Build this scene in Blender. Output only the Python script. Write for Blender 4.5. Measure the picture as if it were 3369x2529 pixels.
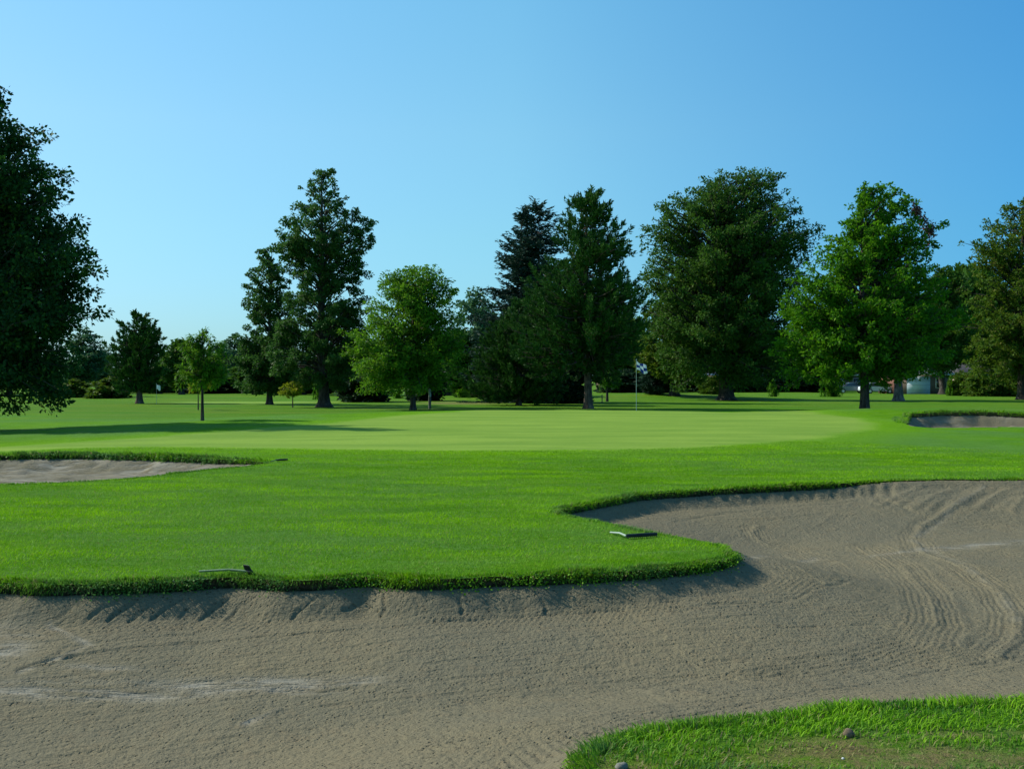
import bpy, math, random
import numpy as np
from mathutils import Vector, geometry
R = math.radians
for o in list(bpy.data.objects): bpy.data.objects.remove(o)
C = bpy.context.scene.collection

# ------------------------------------------------------------------ camera, sky, sun, exposure
CAMZ = 1.7; FPX = 995.0; HOR = 380.0; K = 3369/1024/ (3369/2211.0)   # K: photo reading units per render pixel
cam = bpy.data.cameras.new('camera'); co = bpy.data.objects.new('camera', cam); C.objects.link(co)
cam.sensor_width = 36; cam.lens = 36*FPX/1024; cam.clip_start = .05; cam.clip_end = 6000
PITCH = math.atan((384-HOR)/FPX)
co.location = (0,0,CAMZ); co.rotation_euler = (R(90)-PITCH, 0, 0)
sc = bpy.context.scene; sc.camera = co
SUN_EL, SUN_AZ = 38.0, -71.0          # azimuth clockwise from +Y (view direction)
SKX = [(.0,(.75,1.07,1.10)),(.5,(.67,1.16,1.18)),(1.,(.24,.80,1.14))]; SKZ = [(.0,(.46,.56,.93)),(.35,(.78,.77,.87)),(.6,(.98,.90,.92)),(.9,(1,1,1))]
w = bpy.data.worlds.new('World'); sc.world = w; w.use_nodes = True
nt = w.node_tree; nt.nodes.clear()
sky = nt.nodes.new('ShaderNodeTexSky'); sky.sky_type = 'NISHITA'; sky.sun_disc = False
sky.sun_elevation = R(SUN_EL); sky.sun_rotation = R(SUN_AZ)
sky.air_density = 1.3; sky.dust_density = 0.3; sky.ozone_density = 2.5; sky.altitude = 200
# polarised-looking gradient of the sky: bluer away from the sun, cooler at the horizon
tcw = nt.nodes.new('ShaderNodeTexCoord'); sx = nt.nodes.new('ShaderNodeSeparateXYZ'); nt.links.new(tcw.outputs['Generated'], sx.inputs[0])
def wramp(sock, a, b, stops):
    mr = nt.nodes.new('ShaderNodeMapRange'); nt.links.new(sock, mr.inputs[0]); mr.inputs[1].default_value = a; mr.inputs[2].default_value = b
    cr = nt.nodes.new('ShaderNodeValToRGB'); nt.links.new(mr.outputs[0], cr.inputs[0]); e = cr.color_ramp.elements
    while len(e) < len(stops): e.new(.5)
    for q, (p_, c_) in zip(e, stops): q.position = p_; q.color = (*c_, 1)
    return cr.outputs[0]
def wmul(a, b):
    n = nt.nodes.new('ShaderNodeMix'); n.data_type = 'RGBA'; n.blend_type = 'MULTIPLY'; n.inputs[0].default_value = 1
    nt.links.new(a, n.inputs[6]); nt.links.new(b, n.inputs[7]); return n.outputs[2]
skc = wmul(sky.outputs[0], wramp(sx.outputs['X'], -.5, .5, SKX)); skc = wmul(skc, wramp(sx.outputs['Z'], 0, .4, SKZ))
bg = nt.nodes.new('ShaderNodeBackground'); bg.inputs['Strength'].default_value = .13
ow = nt.nodes.new('ShaderNodeOutputWorld')
nt.links.new(skc, bg.inputs[0]); nt.links.new(bg.outputs[0], ow.inputs[0])
sl = bpy.data.lights.new('sun', 'SUN'); sl.energy = 5.0; sl.angle = R(.5); sl.color = (1,.95,.86)
so = bpy.data.objects.new('sun', sl); C.objects.link(so)
sd = Vector((math.sin(R(SUN_AZ))*math.cos(R(SUN_EL)), math.cos(R(SUN_AZ))*math.cos(R(SUN_EL)), math.sin(R(SUN_EL))))
so.rotation_euler = sd.to_track_quat('Z','Y').to_euler(); so.location = (-30, 10, 40)
sc.view_settings.view_transform = 'Standard'; sc.view_settings.look = 'None'
sc.view_settings.exposure = 0.15; sc.view_settings.gamma = 1

# ------------------------------------------------------------------ tiny numpy noise
rng = np.random.default_rng(7)
_perm = rng.random((256,256))
def vnoise(x, y, seed=0):
    x = np.asarray(x, float)+seed*17.3; y = np.asarray(y, float)+seed*9.1
    xi = np.floor(x).astype(int); yi = np.floor(y).astype(int); fx = x-xi; fy = y-yi
    fx = fx*fx*(3-2*fx); fy = fy*fy*(3-2*fy)
    g = lambda a,b: _perm[a & 255, b & 255]
    return (g(xi,yi)*(1-fx)+g(xi+1,yi)*fx)*(1-fy)+(g(xi,yi+1)*(1-fx)+g(xi+1,yi+1)*fx)*fy
def fbm(x, y, seed=0, n=4):
    s = 0; a = .5
    for i in range(n): s = s+a*vnoise(np.asarray(x)*2**i, np.asarray(y)*2**i, seed+i); a *= .5
    return s*1.07
def sstep(a, b, t):
    t = np.clip((np.asarray(t,float)-a)/(b-a), 0, 1); return t*t*(3-2*t)

# ------------------------------------------------------------------ terrain height
def zg(x, y):
    x = np.asarray(x, float); y = np.asarray(y, float)
    q = np.sqrt(((x-1.0)/17.5)**2+((y-34)/14.0)**2)
    h = (.26+.20*np.clip((y-24)/20, 0, 1))*(1-sstep(.5, 1.2, q))
    h = h+.42*np.exp(-(((x-21)/9)**2+((y-47)/3.6)**2))          # bank behind the right bunker
    h = h+.5*np.exp(-(((x-13)/10)**2+((y-97)/6)**2))
    h = h+(fbm(x*.06, y*.06, 3)-.5)*.22*sstep(10, 60, np.hypot(x,y))
    h = h+(fbm(x*.45, y*.45, 5, 3)-.5)*.05*sstep(3, 9, np.hypot(x,y))
    return h
def P(X, Y, dist=None):
    """photo reading (2211-wide) -> a point on the terrain, or at a known depth"""
    px, py = X/K-512, Y/K-384
    d = np.array([px/FPX, 1.0, -py/FPX]); c, s = math.cos(-PITCH), math.sin(-PITCH)
    d = np.array([d[0], d[1]*c-d[2]*s, d[1]*s+d[2]*c]); d = d/d[1]
    if dist is not None: return Vector((d[0]*dist, dist, CAMZ+d[2]*dist))
    t = 2.0*1.004**np.arange(1700)
    z = CAMZ+d[2]*t-zg(d[0]*t, t); i = np.argmax(z < 0)
    if i == 0: i = 1699
    a, b = t[i-1], t[i]
    for _ in range(30):
        m = (a+b)/2
        if CAMZ+d[2]*m-zg(d[0]*m, m) < 0: b = m
        else: a = m
    return Vector((d[0]*b, b, float(zg(d[0]*b, b))))

# ------------------------------------------------------------------ object helpers
def link(o, parent=None):
    C.objects.link(o)
    if parent is not None: o.parent = parent
    return o
def tag(o, label=None, cat=None, group=None, kind=None):
    if label: o['label'] = label
    if cat: o['category'] = cat
    if group: o['group'] = group
    if kind: o['kind'] = kind
    return o
def empty(name, loc, label, cat, group=None, rz=0):
    o = bpy.data.objects.new(name, None); o.empty_display_size = .2; o.location = loc; o.rotation_euler = (0,0,rz)
    link(o); return tag(o, label, cat, group)
def npmesh(name, V, F, mat, parent=None, attrs=None, smooth=False):
    """V (n,3); F list of (m,k) integer arrays"""
    me = bpy.data.meshes.new(name); V = np.asarray(V, np.float32)
    me.vertices.add(len(V)); me.vertices.foreach_set('co', V.ravel())
    F = [np.asarray(f, np.int32) for f in (F if isinstance(F, list) else [F]) if len(f)]
    idx = np.concatenate([f.ravel() for f in F]); tot = np.concatenate([np.full(len(f), f.shape[1], np.int32) for f in F])
    me.loops.add(len(idx)); me.loops.foreach_set('vertex_index', idx)
    me.polygons.add(len(tot)); st = np.concatenate([[0], np.cumsum(tot)[:-1]]).astype(np.int32)
    me.polygons.foreach_set('loop_start', st)
    try: me.polygons.foreach_set('loop_total', tot)
    except Exception: pass
    if smooth: me.polygons.foreach_set('use_smooth', np.ones(len(tot), bool))
    me.update(calc_edges=True)
    for k, v in (attrs or {}).items():
        a = me.attributes.new(k, 'FLOAT', 'POINT'); a.data.foreach_set('value', np.asarray(v, np.float32))
    if mat: me.materials.append(mat)
    return link(bpy.data.objects.new(name, me), parent)
class MB:
    def __init__(s): s.v = []; s.f3 = []; s.f4 = []; s.n = 0
    def add(s, V, F):
        F = np.asarray(F); (s.f3 if F.shape[1] == 3 else s.f4).append(F+s.n); s.v.append(np.asarray(V, float)); s.n += len(V)
    def box(s, c, d, rz=0, taper=1.0):
        c = np.array(c, float); hx, hy, hz = [q/2 for q in d]
        V = np.array([[sx*hx*(taper if sz>0 else 1), sy*hy*(taper if sz>0 else 1), sz*hz] for sz in (-1,1) for sx,sy in ((-1,-1),(1,-1),(1,1),(-1,1))])
        ca, sa = math.cos(rz), math.sin(rz); V = np.c_[V[:,0]*ca-V[:,1]*sa, V[:,0]*sa+V[:,1]*ca, V[:,2]]+c
        s.add(V, [[3,2,1,0],[4,5,6,7],[0,1,5,4],[1,2,6,5],[2,3,7,6],[3,0,4,7]]); return s
    def tube(s, pts, rad, n=7, cap=True):
        pts = np.asarray(pts, float); rad = np.broadcast_to(rad, (len(pts),)).astype(float)
        T = np.gradient(pts, axis=0); T /= np.linalg.norm(T, axis=1)[:,None]+1e-9
        up = np.array([0,0,1.]) if abs(T[0,2]) < .9 else np.array([1.,0,0])
        A = np.cross(T, up); A /= np.linalg.norm(A, axis=1)[:,None]+1e-9; B = np.cross(T, A)
        th = np.arange(n)*2*math.pi/n
        V = (pts[:,None,:]+rad[:,None,None]*(np.cos(th)[None,:,None]*A[:,None,:]+np.sin(th)[None,:,None]*B[:,None,:])).reshape(-1,3)
        m = len(pts); i = np.arange(m-1)[:,None]*n; j = np.arange(n)[None,:]; k = (j+1)%n
        s.add(V, np.stack([i+j, i+k, i+n+k, i+n+j], -1).reshape(-1,4))
        if cap:
            for e, o in ((0, 0), (m-1, (m-1)*n)):
                s.add(np.vstack([V[o:o+n], pts[e]]), np.array([[q, (q+1)%n, n] if e else [(q+1)%n, q, n] for q in range(n)]))
        return s
    def build(s, name, mat, parent=None, smooth=False):
        F = []
        if s.f4: F.append(np.concatenate(s.f4))
        if s.f3: F.append(np.concatenate(s.f3))
        return npmesh(name, np.concatenate(s.v), F, mat, parent, smooth=smooth)

# ------------------------------------------------------------------ materials
class N:
    def __init__(s, name):
        s.m = bpy.data.materials.new(name); s.m.use_nodes = True; s.t = s.m.node_tree; s.t.nodes.clear()
        s.out = s.t.nodes.new('ShaderNodeOutputMaterial'); s.pos = None
    def new(s, t, **k):
        n = s.t.nodes.new('ShaderNode'+t)
        for a, b in k.items(): setattr(n, a, b)
        return n
    def put(s, sock, v):
        if isinstance(v, bpy.types.NodeSocket): s.t.links.new(v, sock)
        elif v is not None:
            if isinstance(v, tuple) and len(v) == 3 and sock.type == 'RGBA': v = (*v, 1)
            sock.default_value = v
    def P(s):
        if s.pos is None: s.pos = s.new('NewGeometry').outputs['Position']
        return s.pos
    def noise(s, scale, detail=4, rough=.55, vec=None, dist=0, stretch=None):
        v = vec or s.P()
        if stretch:
            mp = s.new('Mapping'); s.put(mp.inputs[0], v); mp.inputs['Scale'].default_value = stretch[:3]
            if len(stretch) > 3: mp.inputs['Rotation'].default_value = (0,0,stretch[3])
            v = mp.outputs[0]
        n = s.new('TexNoise'); s.put(n.inputs['Vector'], v); n.inputs['Scale'].default_value = scale
        n.inputs['Detail'].default_value = detail; n.inputs['Roughness'].default_value = rough; n.inputs['Distortion'].default_value = dist
        return n.outputs[0]
    def aniso(s, scale, along, across, ang, detail=4, rough=.55):
        mp = s.new('Mapping', vector_type='TEXTURE'); s.put(mp.inputs[0], s.P()); mp.inputs['Rotation'].default_value = (0,0,ang); mp.inputs['Scale'].default_value = (along, across, 1)
        return s.noise(scale, detail, rough, vec=mp.outputs[0])
    def math(s, op, a, b=0.5, clamp=False):
        n = s.new('Math', operation=op, use_clamp=clamp); s.put(n.inputs[0], a); s.put(n.inputs[1], b); return n.outputs[0]
    def rng(s, v, a, b, c=0., d=1.):
        n = s.new('MapRange', interpolation_type='SMOOTHSTEP'); s.put(n.inputs[0], v)
        for i, q in enumerate((a,b,c,d)): n.inputs[i+1].default_value = q
        return n.outputs[0]
    def mix(s, f, a, b, mode='MIX'):
        n = s.new('Mix', data_type='RGBA', blend_type=mode); s.put(n.inputs[0], f); s.put(n.inputs[6], a); s.put(n.inputs[7], b); return n.outputs[2]
    def attr(s, name):
        return s.new('Attribute', attribute_name=name).outputs['Fac']
    def bump(s, h, dist, strength=1., normal=None):
        n = s.new('Bump'); s.put(n.inputs['Height'], h); n.inputs['Distance'].default_value = dist; n.inputs['Strength'].default_value = strength
        if normal: s.put(n.inputs['Normal'], normal)
        return n.outputs[0]
    def bsdf(s, col, rough=.9, normal=None, metal=0., spec=.3, sheen=0.):
        n = s.new('BsdfPrincipled'); s.put(n.inputs['Base Color'], col); s.put(n.inputs['Roughness'], rough)
        n.inputs['Metallic'].default_value = metal; n.inputs['Specular IOR Level'].default_value = spec
        if normal: s.put(n.inputs['Normal'], normal)
        return n.outputs[0]
    def done(s, sh): s.t.links.new(sh, s.out.inputs[0]); return s.m
def plain(name, col, rough=.6, var=.15, scale=8, metal=0., spec=.3):
    m = N(name); f = m.noise(scale, 5)
    c = m.mix(m.rng(f,.3,.7), tuple(q*(1-var) for q in col), tuple(min(1,q*(1+var)) for q in col))
    return m.done(m.bsdf(c, rough, m.bump(m.noise(scale*6), .002), metal, spec))
def leafmat(name, dark, light, warm, trans=.35, gloss=.10):
    m = N(name); t = m.attr('tint'); f = m.attr('warm')
    c = m.mix(t, dark, light); c = m.mix(f, c, warm)
    pb = m.bsdf(c, .6, None, 0, gloss)
    tr = m.new('BsdfTranslucent'); m.put(tr.inputs[0], m.mix(.6, c, tuple(min(1,q*1.8) for q in light)))
    mx = m.new('MixShader'); mx.inputs[0].default_value = trans
    m.t.links.new(pb, mx.inputs[1]); m.t.links.new(tr.outputs[0], mx.inputs[2]); return m.done(mx.outputs[0])
def barkmat(name, a, b):
    m = N(name); tc = m.new('TexCoord').outputs['Object']
    n1 = m.noise(9, 6, .7, vec=tc, stretch=(1,1,.18)); n2 = m.noise(2.2, 3, vec=tc)
    c = m.mix(m.rng(n1,.35,.65), a, b); c = m.mix(m.rng(n2,.5,.75), c, tuple(q*1.5 for q in b))
    return m.done(m.bsdf(c, .95, m.bump(n1, .05), 0, .1))
M = {}
# mown grass
def grass_ground():
    m = N('mown_grass')
    big = m.noise(.16, 4, stretch=(1,1.6,1,.3)); med = m.noise(1.1, 5, .6, stretch=(.55,1.2,1)); fine = m.noise(14, 6, .75); vf = m.noise(70, 4, .7)
    c = m.mix(m.rng(med,.32,.68), (.075,.225,.002), (.135,.305,.002))
    c = m.mix(m.rng(big,.40,.62), c, (.10,.235,.035))
    c = m.mix(m.math('MULTIPLY', m.rng(m.noise(2.6,4,.6,stretch=(.5,1.3,1)),.50,.66), .65), c, (.13,.275,.055))  # pale bluish patches: sheen of the fairway painted into the colour
    # duller, drier rough far from the green
    r = m.attr('rough'); rc = m.mix(m.rng(m.noise(.35,4,stretch=(.25,1,1)),.38,.64), (.065,.175,.012), (.12,.195,.018))
    c = m.mix(m.math('MULTIPLY', r, .85), c, rc)
    dry = m.math('MULTIPLY', m.attr('dry'), m.rng(m.noise(4,5,.65),.3,.6))
    c = m.mix(dry, c, (.24,.17,.085))
    gcol = m.mix(m.rng(m.noise(.8,4,.6,stretch=(.25,1.6,1)),.35,.65), (.150,.258,.036), (.215,.325,.048))
    gcol = m.mix(m.math('MULTIPLY', m.rng(m.noise(6,4,.7,stretch=(.4,1.6,1)),.5,.72), .3), gcol, (.105,.205,.012))
    g = m.attr('green'); c = m.mix(m.math('MULTIPLY', m.attr('collar'), .7), c, (.15,.335,.006)); c = m.mix(g, c, gcol)
    c = m.mix(m.math('MULTIPLY', m.rng(fine,.42,.66), m.math('SUBTRACT', .55, m.math('MULTIPLY', g, .4))), c, (.045,.14,.002))
    c = m.mix(m.math('MULTIPLY', m.rng(vf,.5,.7), m.math('SUBTRACT', .35, m.math('MULTIPLY', g, .25))), c, (.18,.35,.01))
    nb = m.bump(fine, .05, .9, m.bump(vf, .02, .9, m.bump(med, .12, .5)))
    mixn = m.new('Mix', data_type='VECTOR'); m.put(mixn.inputs[0], g); m.put(mixn.inputs[4], nb); m.put(mixn.inputs[5], m.bump(fine, .01))
    return m.done(m.bsdf(c, .85, mixn.outputs[1], 0, .03))
M['grass'] = grass_ground()
def blademat(name, a, b, dry, trans=.35, sheen_blue=.035):
    m = N(name); c = m.mix(m.attr('tint'), a, b)
    patch = m.rng(m.noise(.9,5,.65,stretch=(.45,1.2,1,.15)),.46,.60); c = m.mix(m.math('MULTIPLY', patch, .75), c, (a[0]*1.7+.02, a[1]*1.35, a[2]+sheen_blue))  # same sheen painted into the blades as paler, bluer patches
    c = m.mix(m.attr('warm'), c, dry)
    pb = m.bsdf(c, .6, None, 0, .12); tr = m.new('BsdfTranslucent'); m.put(tr.inputs[0], c)
    mx = m.new('MixShader'); mx.inputs[0].default_value = trans
    m.t.links.new(pb, mx.inputs[1]); m.t.links.new(tr.outputs[0], mx.inputs[2]); return m.done(mx.outputs[0])
M['blade'] = blademat('grass_blade', (.095,.27,.0), (.28,.54,.0), (.30,.24,.10))
M['tuft'] = blademat('rough_grass_blade', (.030,.13,.014), (.21,.44,.008), (.28,.22,.11), .35, .03)
def sandmat(name, base, light):
    m = N(name)
    n1 = m.noise(24, 5, .62); n2 = m.noise(75, 4, .7); n3 = m.noise(7, 4, .6); n4 = m.noise(.7, 4)
    vo = m.new('TexVoronoi'); m.put(vo.inputs['Vector'], m.P()); vo.inputs['Scale'].default_value = 26; vo.inputs['Randomness'].default_value = 1
    pit = m.math('MAXIMUM', m.rng(vo.outputs['Distance'], .04, .34), m.rng(m.noise(13,4,.6),.36,.6))
    sm = m.math('MULTIPLY', m.attr('smooth'), m.rng(m.noise(5,5,.65,stretch=(.35,1.4,1)),.34,.62)); rgh = m.math('SUBTRACT', 1, m.math('MULTIPLY', sm, .8))
    c = m.mix(m.rng(n4,.35,.65), base, tuple(q*w for q, w in zip(base, (1.12,1.08,1.02))))
    c = m.mix(m.math('MULTIPLY', m.rng(n3,.5,.7), .35), c, tuple(q*w for q, w in zip(base, (1.12,.98,.9))))
    c = m.mix(m.math('MULTIPLY', m.rng(n2,.52,.7), .4), c, tuple(q*.62 for q in base))
    c = m.mix(sm, c, light)
    h = m.math('ADD', m.math('MULTIPLY', n1, 1.1), m.math('MULTIPLY', pit, .75))
    h = m.math('MULTIPLY', h, rgh)
    rk = m.aniso(20, 14, 1, R(21), 3, .6)
    nb = m.bump(h, .026, 1., m.bump(m.math('MULTIPLY', rk, rgh), .016, 1., m.bump(n2, .006, .8, m.bump(n3, .025, .4))))
    return m.done(m.bsdf(c, .95, nb, 0, .08))
M['sand'] = sandmat('bunker_sand', (.165,.148,.093), (.27,.25,.19))
m = N('turf_soil'); n1 = m.noise(30,5,.7)
M['soil'] = m.done(m.bsdf(m.mix(m.rng(n1,.35,.65), (.03,.04,.014), (.13,.105,.06)), .95, m.bump(n1,.03), 0, .1))
M['bark'] = barkmat('dark_bark', (.028,.024,.02), (.085,.075,.062))
M['bark_sunlit'] = barkmat('sunlit_bark', (.06,.055,.045), (.17,.155,.13))  # paler copy of the bark, sunlight on one trunk put into its colour
M['bark_red'] = barkmat('pine_bark', (.05,.035,.026), (.14,.105,.08))
L = dict(
 maple = leafmat('dark_leaf', (.006,.030,.010), (.026,.088,.016), (.09,.17,.02), .25),
 open_ = leafmat('open_leaf', (.012,.050,.012), (.056,.145,.022), (.10,.13,.035), .28),
 birch = leafmat('birch_leaf', (.020,.085,.005), (.105,.245,.010), (.15,.20,.015), .36),
 lime  = leafmat('bright_leaf', (.008,.050,.004), (.085,.240,.006), (.14,.28,.010), .36),
 big   = leafmat('big_tree_leaf', (.013,.052,.008), (.062,.150,.014), (.10,.13,.02), .25),
 oak   = leafmat('oak_leaf', (.020,.068,.007), (.090,.155,.010), (.15,.14,.03), .3),
 pine  = leafmat('pine_needle', (.008,.042,.009), (.044,.128,.016), (.07,.12,.03), .12),
 spruce= leafmat('spruce_needle', (.009,.030,.022), (.030,.078,.045), (.05,.045,.035), .1),
 far   = leafmat('haze_tinted_leaf', (.025,.085,.035), (.080,.180,.070), (.10,.16,.04), .25),  # distance haze is put into this paler, bluer leaf colour
 hedge = leafmat('hedge_leaf', (.005,.022,.010), (.018,.055,.018), (.05,.09,.02), .1),
 yellow= leafmat('yellow_leaf', (.09,.14,.008), (.22,.27,.012), (.32,.25,.02), .35),
)
LR = leafmat('withered_leaf', (.10,.05,.05), (.19,.10,.09), (.12,.11,.04), .2)

# ------------------------------------------------------------------ bunker outlines
def W(x, y): return Vector((x, y, float(zg(x, y))))
def spline(pts, vals, step):
    """closed Catmull-Rom through ground points; returns (n,2) and interpolated values"""
    p = np.array([[q.x, q.y] for q in pts]); v = np.array(vals, float); n = len(p); out = []; ov = []
    for i in range(n):
        a, b, c, d = p[i-1], p[i], p[(i+1)%n], p[(i+2)%n]; L_ = np.linalg.norm(c-b); k = max(1, int(L_/step))
        for j in range(k):
            t = j/k
            out.append(.5*((2*b)+(-a+c)*t+(2*a-5*b+4*c-d)*t*t+(-a+3*b-3*c+d)*t**3)); ov.append(v[i]*(1-t)+v[(i+1)%n]*t)
    return np.array(out), np.array(ov)
TL = (.088,.19); TT = (.08,.13); TU = (.03,.10); FE = (.08,.15); FR = (.015,.10); NE = (.03,.12)
b1 = [(W(-9.5,8.9),TL),(P(-300,1262),TL),(P(-120,1262),TL)]
b1 += [(P(x,y),TL) for x,y in [(0,1256),(90,1262),(190,1260),(290,1256),(400,1252),(520,1245),(600,1252),(700,1249),(800,1242),(900,1250),(1000,1247),(1100,1243),(1200,1238),(1300,1234)]]
b1 += [(P(x,y),TT) for x,y in [(1400,1228),(1470,1222),(1540,1213),(1585,1200)]]
b1 += [(P(x,y),TU) for x,y in [(1572,1180),(1530,1169),(1480,1160),(1430,1151),(1380,1141),(1330,1131),(1285,1121),(1240,1113)]]
b1 += [(P(x,y),FE) for x,y in [(1205,1104),(1230,1095),(1280,1086),(1340,1074),(1400,1066),(1500,1059),(1600,1053),(1700,1048),(1790,1044)]]
b1 += [(P(x,y),FR) for x,y in [(1900,1038),(2000,1035),(2100,1034),(2211,1034)]]
b1 += [(W(11.5,17.0),FR),(W(13.6,14.5),FR),(W(14,11),NE),(W(11.5,7.6),NE),(W(7,5.9),NE),(W(4.3,5.45),NE)]
b1 += [(P(x,y),NE) for x,y in [(2211,1508),(2100,1511),(2000,1513),(1920,1513),(1850,1516),(1780,1525),(1700,1533),(1600,1547),(1500,1553),(1400,1572),(1310,1592),(1250,1618),(1228,1650)]]
b1 += [(W(.15,3.9),NE),(W(-.6,3.2),NE),(W(-3,3.0),NE),(W(-8,3.6),NE),(W(-11.5,5.5),NE),(W(-11.8,8.0),NE)]
S1 = (.09,.24); S2 = (.02,.04)
b2 = [(P(x,y),S1) for x,y in [(-420,1000),(-200,990),(0,983),(100,981),(200,981),(300,983),(400,987),(480,991),(540,994)]]
b2 += [(P(x,y),S2) for x,y in [(572,998),(540,1005),(470,1010),(380,1020),(300,1030),(200,1037),(100,1042),(0,1045),(-200,1050),(-400,1048)]]
S3 = (.15,.50)
b3 = [(P(x,y),S3) for x,y in [(1948,906),(1960,897),(1985,892),(2040,889),(2120,889),(2211,893)]]+[(W(27,41.5),S3),(W(30,39.5),S3)]
b3 += [(W(30,37.5),S2),(W(27,36.6),S2)]+[(P(x,y),S2) for x,y in [(2211,921),(2150,922),(2080,922),(2020,923),(1985,921),(1962,916)]]
def mk(b, step, jit):
    o, v1 = spline([q[0] for q in b], [q[1][0] for q in b], step); _, v2 = spline([q[0] for q in b], [q[1][1] for q in b], step)
    nx = (fbm(o[:,0]*3, o[:,1]*3, 11)-.5)*2*jit; ny = (fbm(o[:,0]*3, o[:,1]*3, 31)-.5)*2*jit
    nx = nx+(fbm(o[:,0]*9, o[:,1]*9, 12)-.5)*jit; ny = ny+(fbm(o[:,0]*9, o[:,1]*9, 32)-.5)*jit
    return o+np.c_[nx, ny], v1, v2
B = [mk(b1, .06, .045), mk(b2, .14, .10), mk(b3, .25, .15)]
FLOOR = [-.50, -.14, -.10]
def seg_dist(pts, poly, closed=True):
    """min distance to polyline, its sign (inside) and idx; chunked"""
    a = poly; b = np.roll(poly, -1, 0)
    if not closed: a = poly[:-1]; b = poly[1:]
    n = len(pts); D = np.empty(n); I = np.empty(n, int); T = np.empty(n); S = np.empty(n)
    ab = b-a; l2 = (ab**2).sum(1)+1e-12; ins = np.zeros(n, bool)
    for s in range(0, n, 4000):
        p = pts[s:s+4000, None, :]; ap = p-a[None]
        t = np.clip((ap*ab[None]).sum(-1)/l2, 0, 1); q = ap-t[...,None]*ab[None]; d = np.sqrt((q**2).sum(-1))
        i = d.argmin(1); r = np.arange(len(i)); D[s:s+4000] = d[r,i]; I[s:s+4000] = i; T[s:s+4000] = t[r,i]
        S[s:s+4000] = np.sign(ab[i,0]*ap[r,i,1]-ab[i,1]*ap[r,i,0])
        if closed:
            y = p[...,1]; x = p[...,0]; c = ((a[:,1][None] > y) != (b[:,1][None] > y))
            xi = a[:,0]+(y-a[:,1])*ab[:,0]/np.where(ab[:,1] == 0, 1e-9, ab[:,1])
            ins[s:s+4000] = (np.logical_and(c, x < xi).sum(1) % 2) == 1
    return D, I, T, S, ins

class SDF:
    def __init__(s, poly, step, vals=(), pad=1.2):
        s.x0 = poly.min(0)-pad; s.st = step; nx, ny = (np.ceil((poly.max(0)+pad-s.x0)/step)+1).astype(int)
        X, Y = np.meshgrid(s.x0[0]+np.arange(nx)*step, s.x0[1]+np.arange(ny)*step); D, I, T, S, ins = seg_dist(np.c_[X.ravel(), Y.ravel()], poly)
        s.g = [np.where(ins, D, -D).reshape(ny, nx)]
        for v in vals:
            w_ = 14; kk = np.ones(w_)/w_; vw = np.convolve(np.concatenate([v[-w_:],v,v[:w_]]), kk, 'same')[w_:-w_]
            s.g.append((vw[I]*(1-T)+vw[(I+1)%len(vw)]*T).reshape(ny, nx))
    def __call__(s, x, y, k=0):
        g = s.g[k]; fx = np.clip((np.asarray(x,float)-s.x0[0])/s.st, 0, g.shape[1]-1.001); fy = np.clip((np.asarray(y,float)-s.x0[1])/s.st, 0, g.shape[0]-1.001)
        i = fx.astype(int); j = fy.astype(int); a = fx-i; b = fy-j
        return (g[j,i]*(1-a)+g[j,i+1]*a)*(1-b)+(g[j+1,i]*(1-a)+g[j+1,i+1]*a)*b
SD = [SDF(B[k][0], (.05,.10,.16)[k], B[k][1:3]) for k in range(3)]
def zbase(k, x, y):
    din = SD[k](x, y); drop = SD[k](x, y, 1); face = SD[k](x, y, 2); e = zg(x, y); wob = 1+(fbm(x*.6, y*.6, 21)-.5)*.1; dd = np.clip(din, 0, None)
    z0 = e-drop-face*sstep(0, (.34 if k == 0 else .7 if k == 1 else .65), dd*wob)
    fl = FLOOR[k]+(fbm(x*.5, y*.5, 51)-.5)*(.12 if k == 0 else .08)
    t = sstep(.1, (2.4 if k == 0 else 1.8 if k == 1 else 3.0), dd); z = z0*(1-t)+np.minimum(fl, z0)*t
    return np.where(din < 0, z-.03, z)
# green outline
go = np.array([[q.x,q.y] for q in [P(x,y) for x,y in [(-60,976),(120,968),(300,964),(500,966),(750,970),(1000,972),(1300,971),(1500,966),(1650,956),(1780,944),(1880,926),(1885,912),(1830,899),(1760,889),(1680,883)]]]
               +[[9.5,46],[4,47],[-1,46]]+[[q.x,q.y] for q in [P(x,y) for x,y in [(980,889),(850,897),(700,914),(500,930),(300,945),(120,956),(-60,968)]]])
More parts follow.
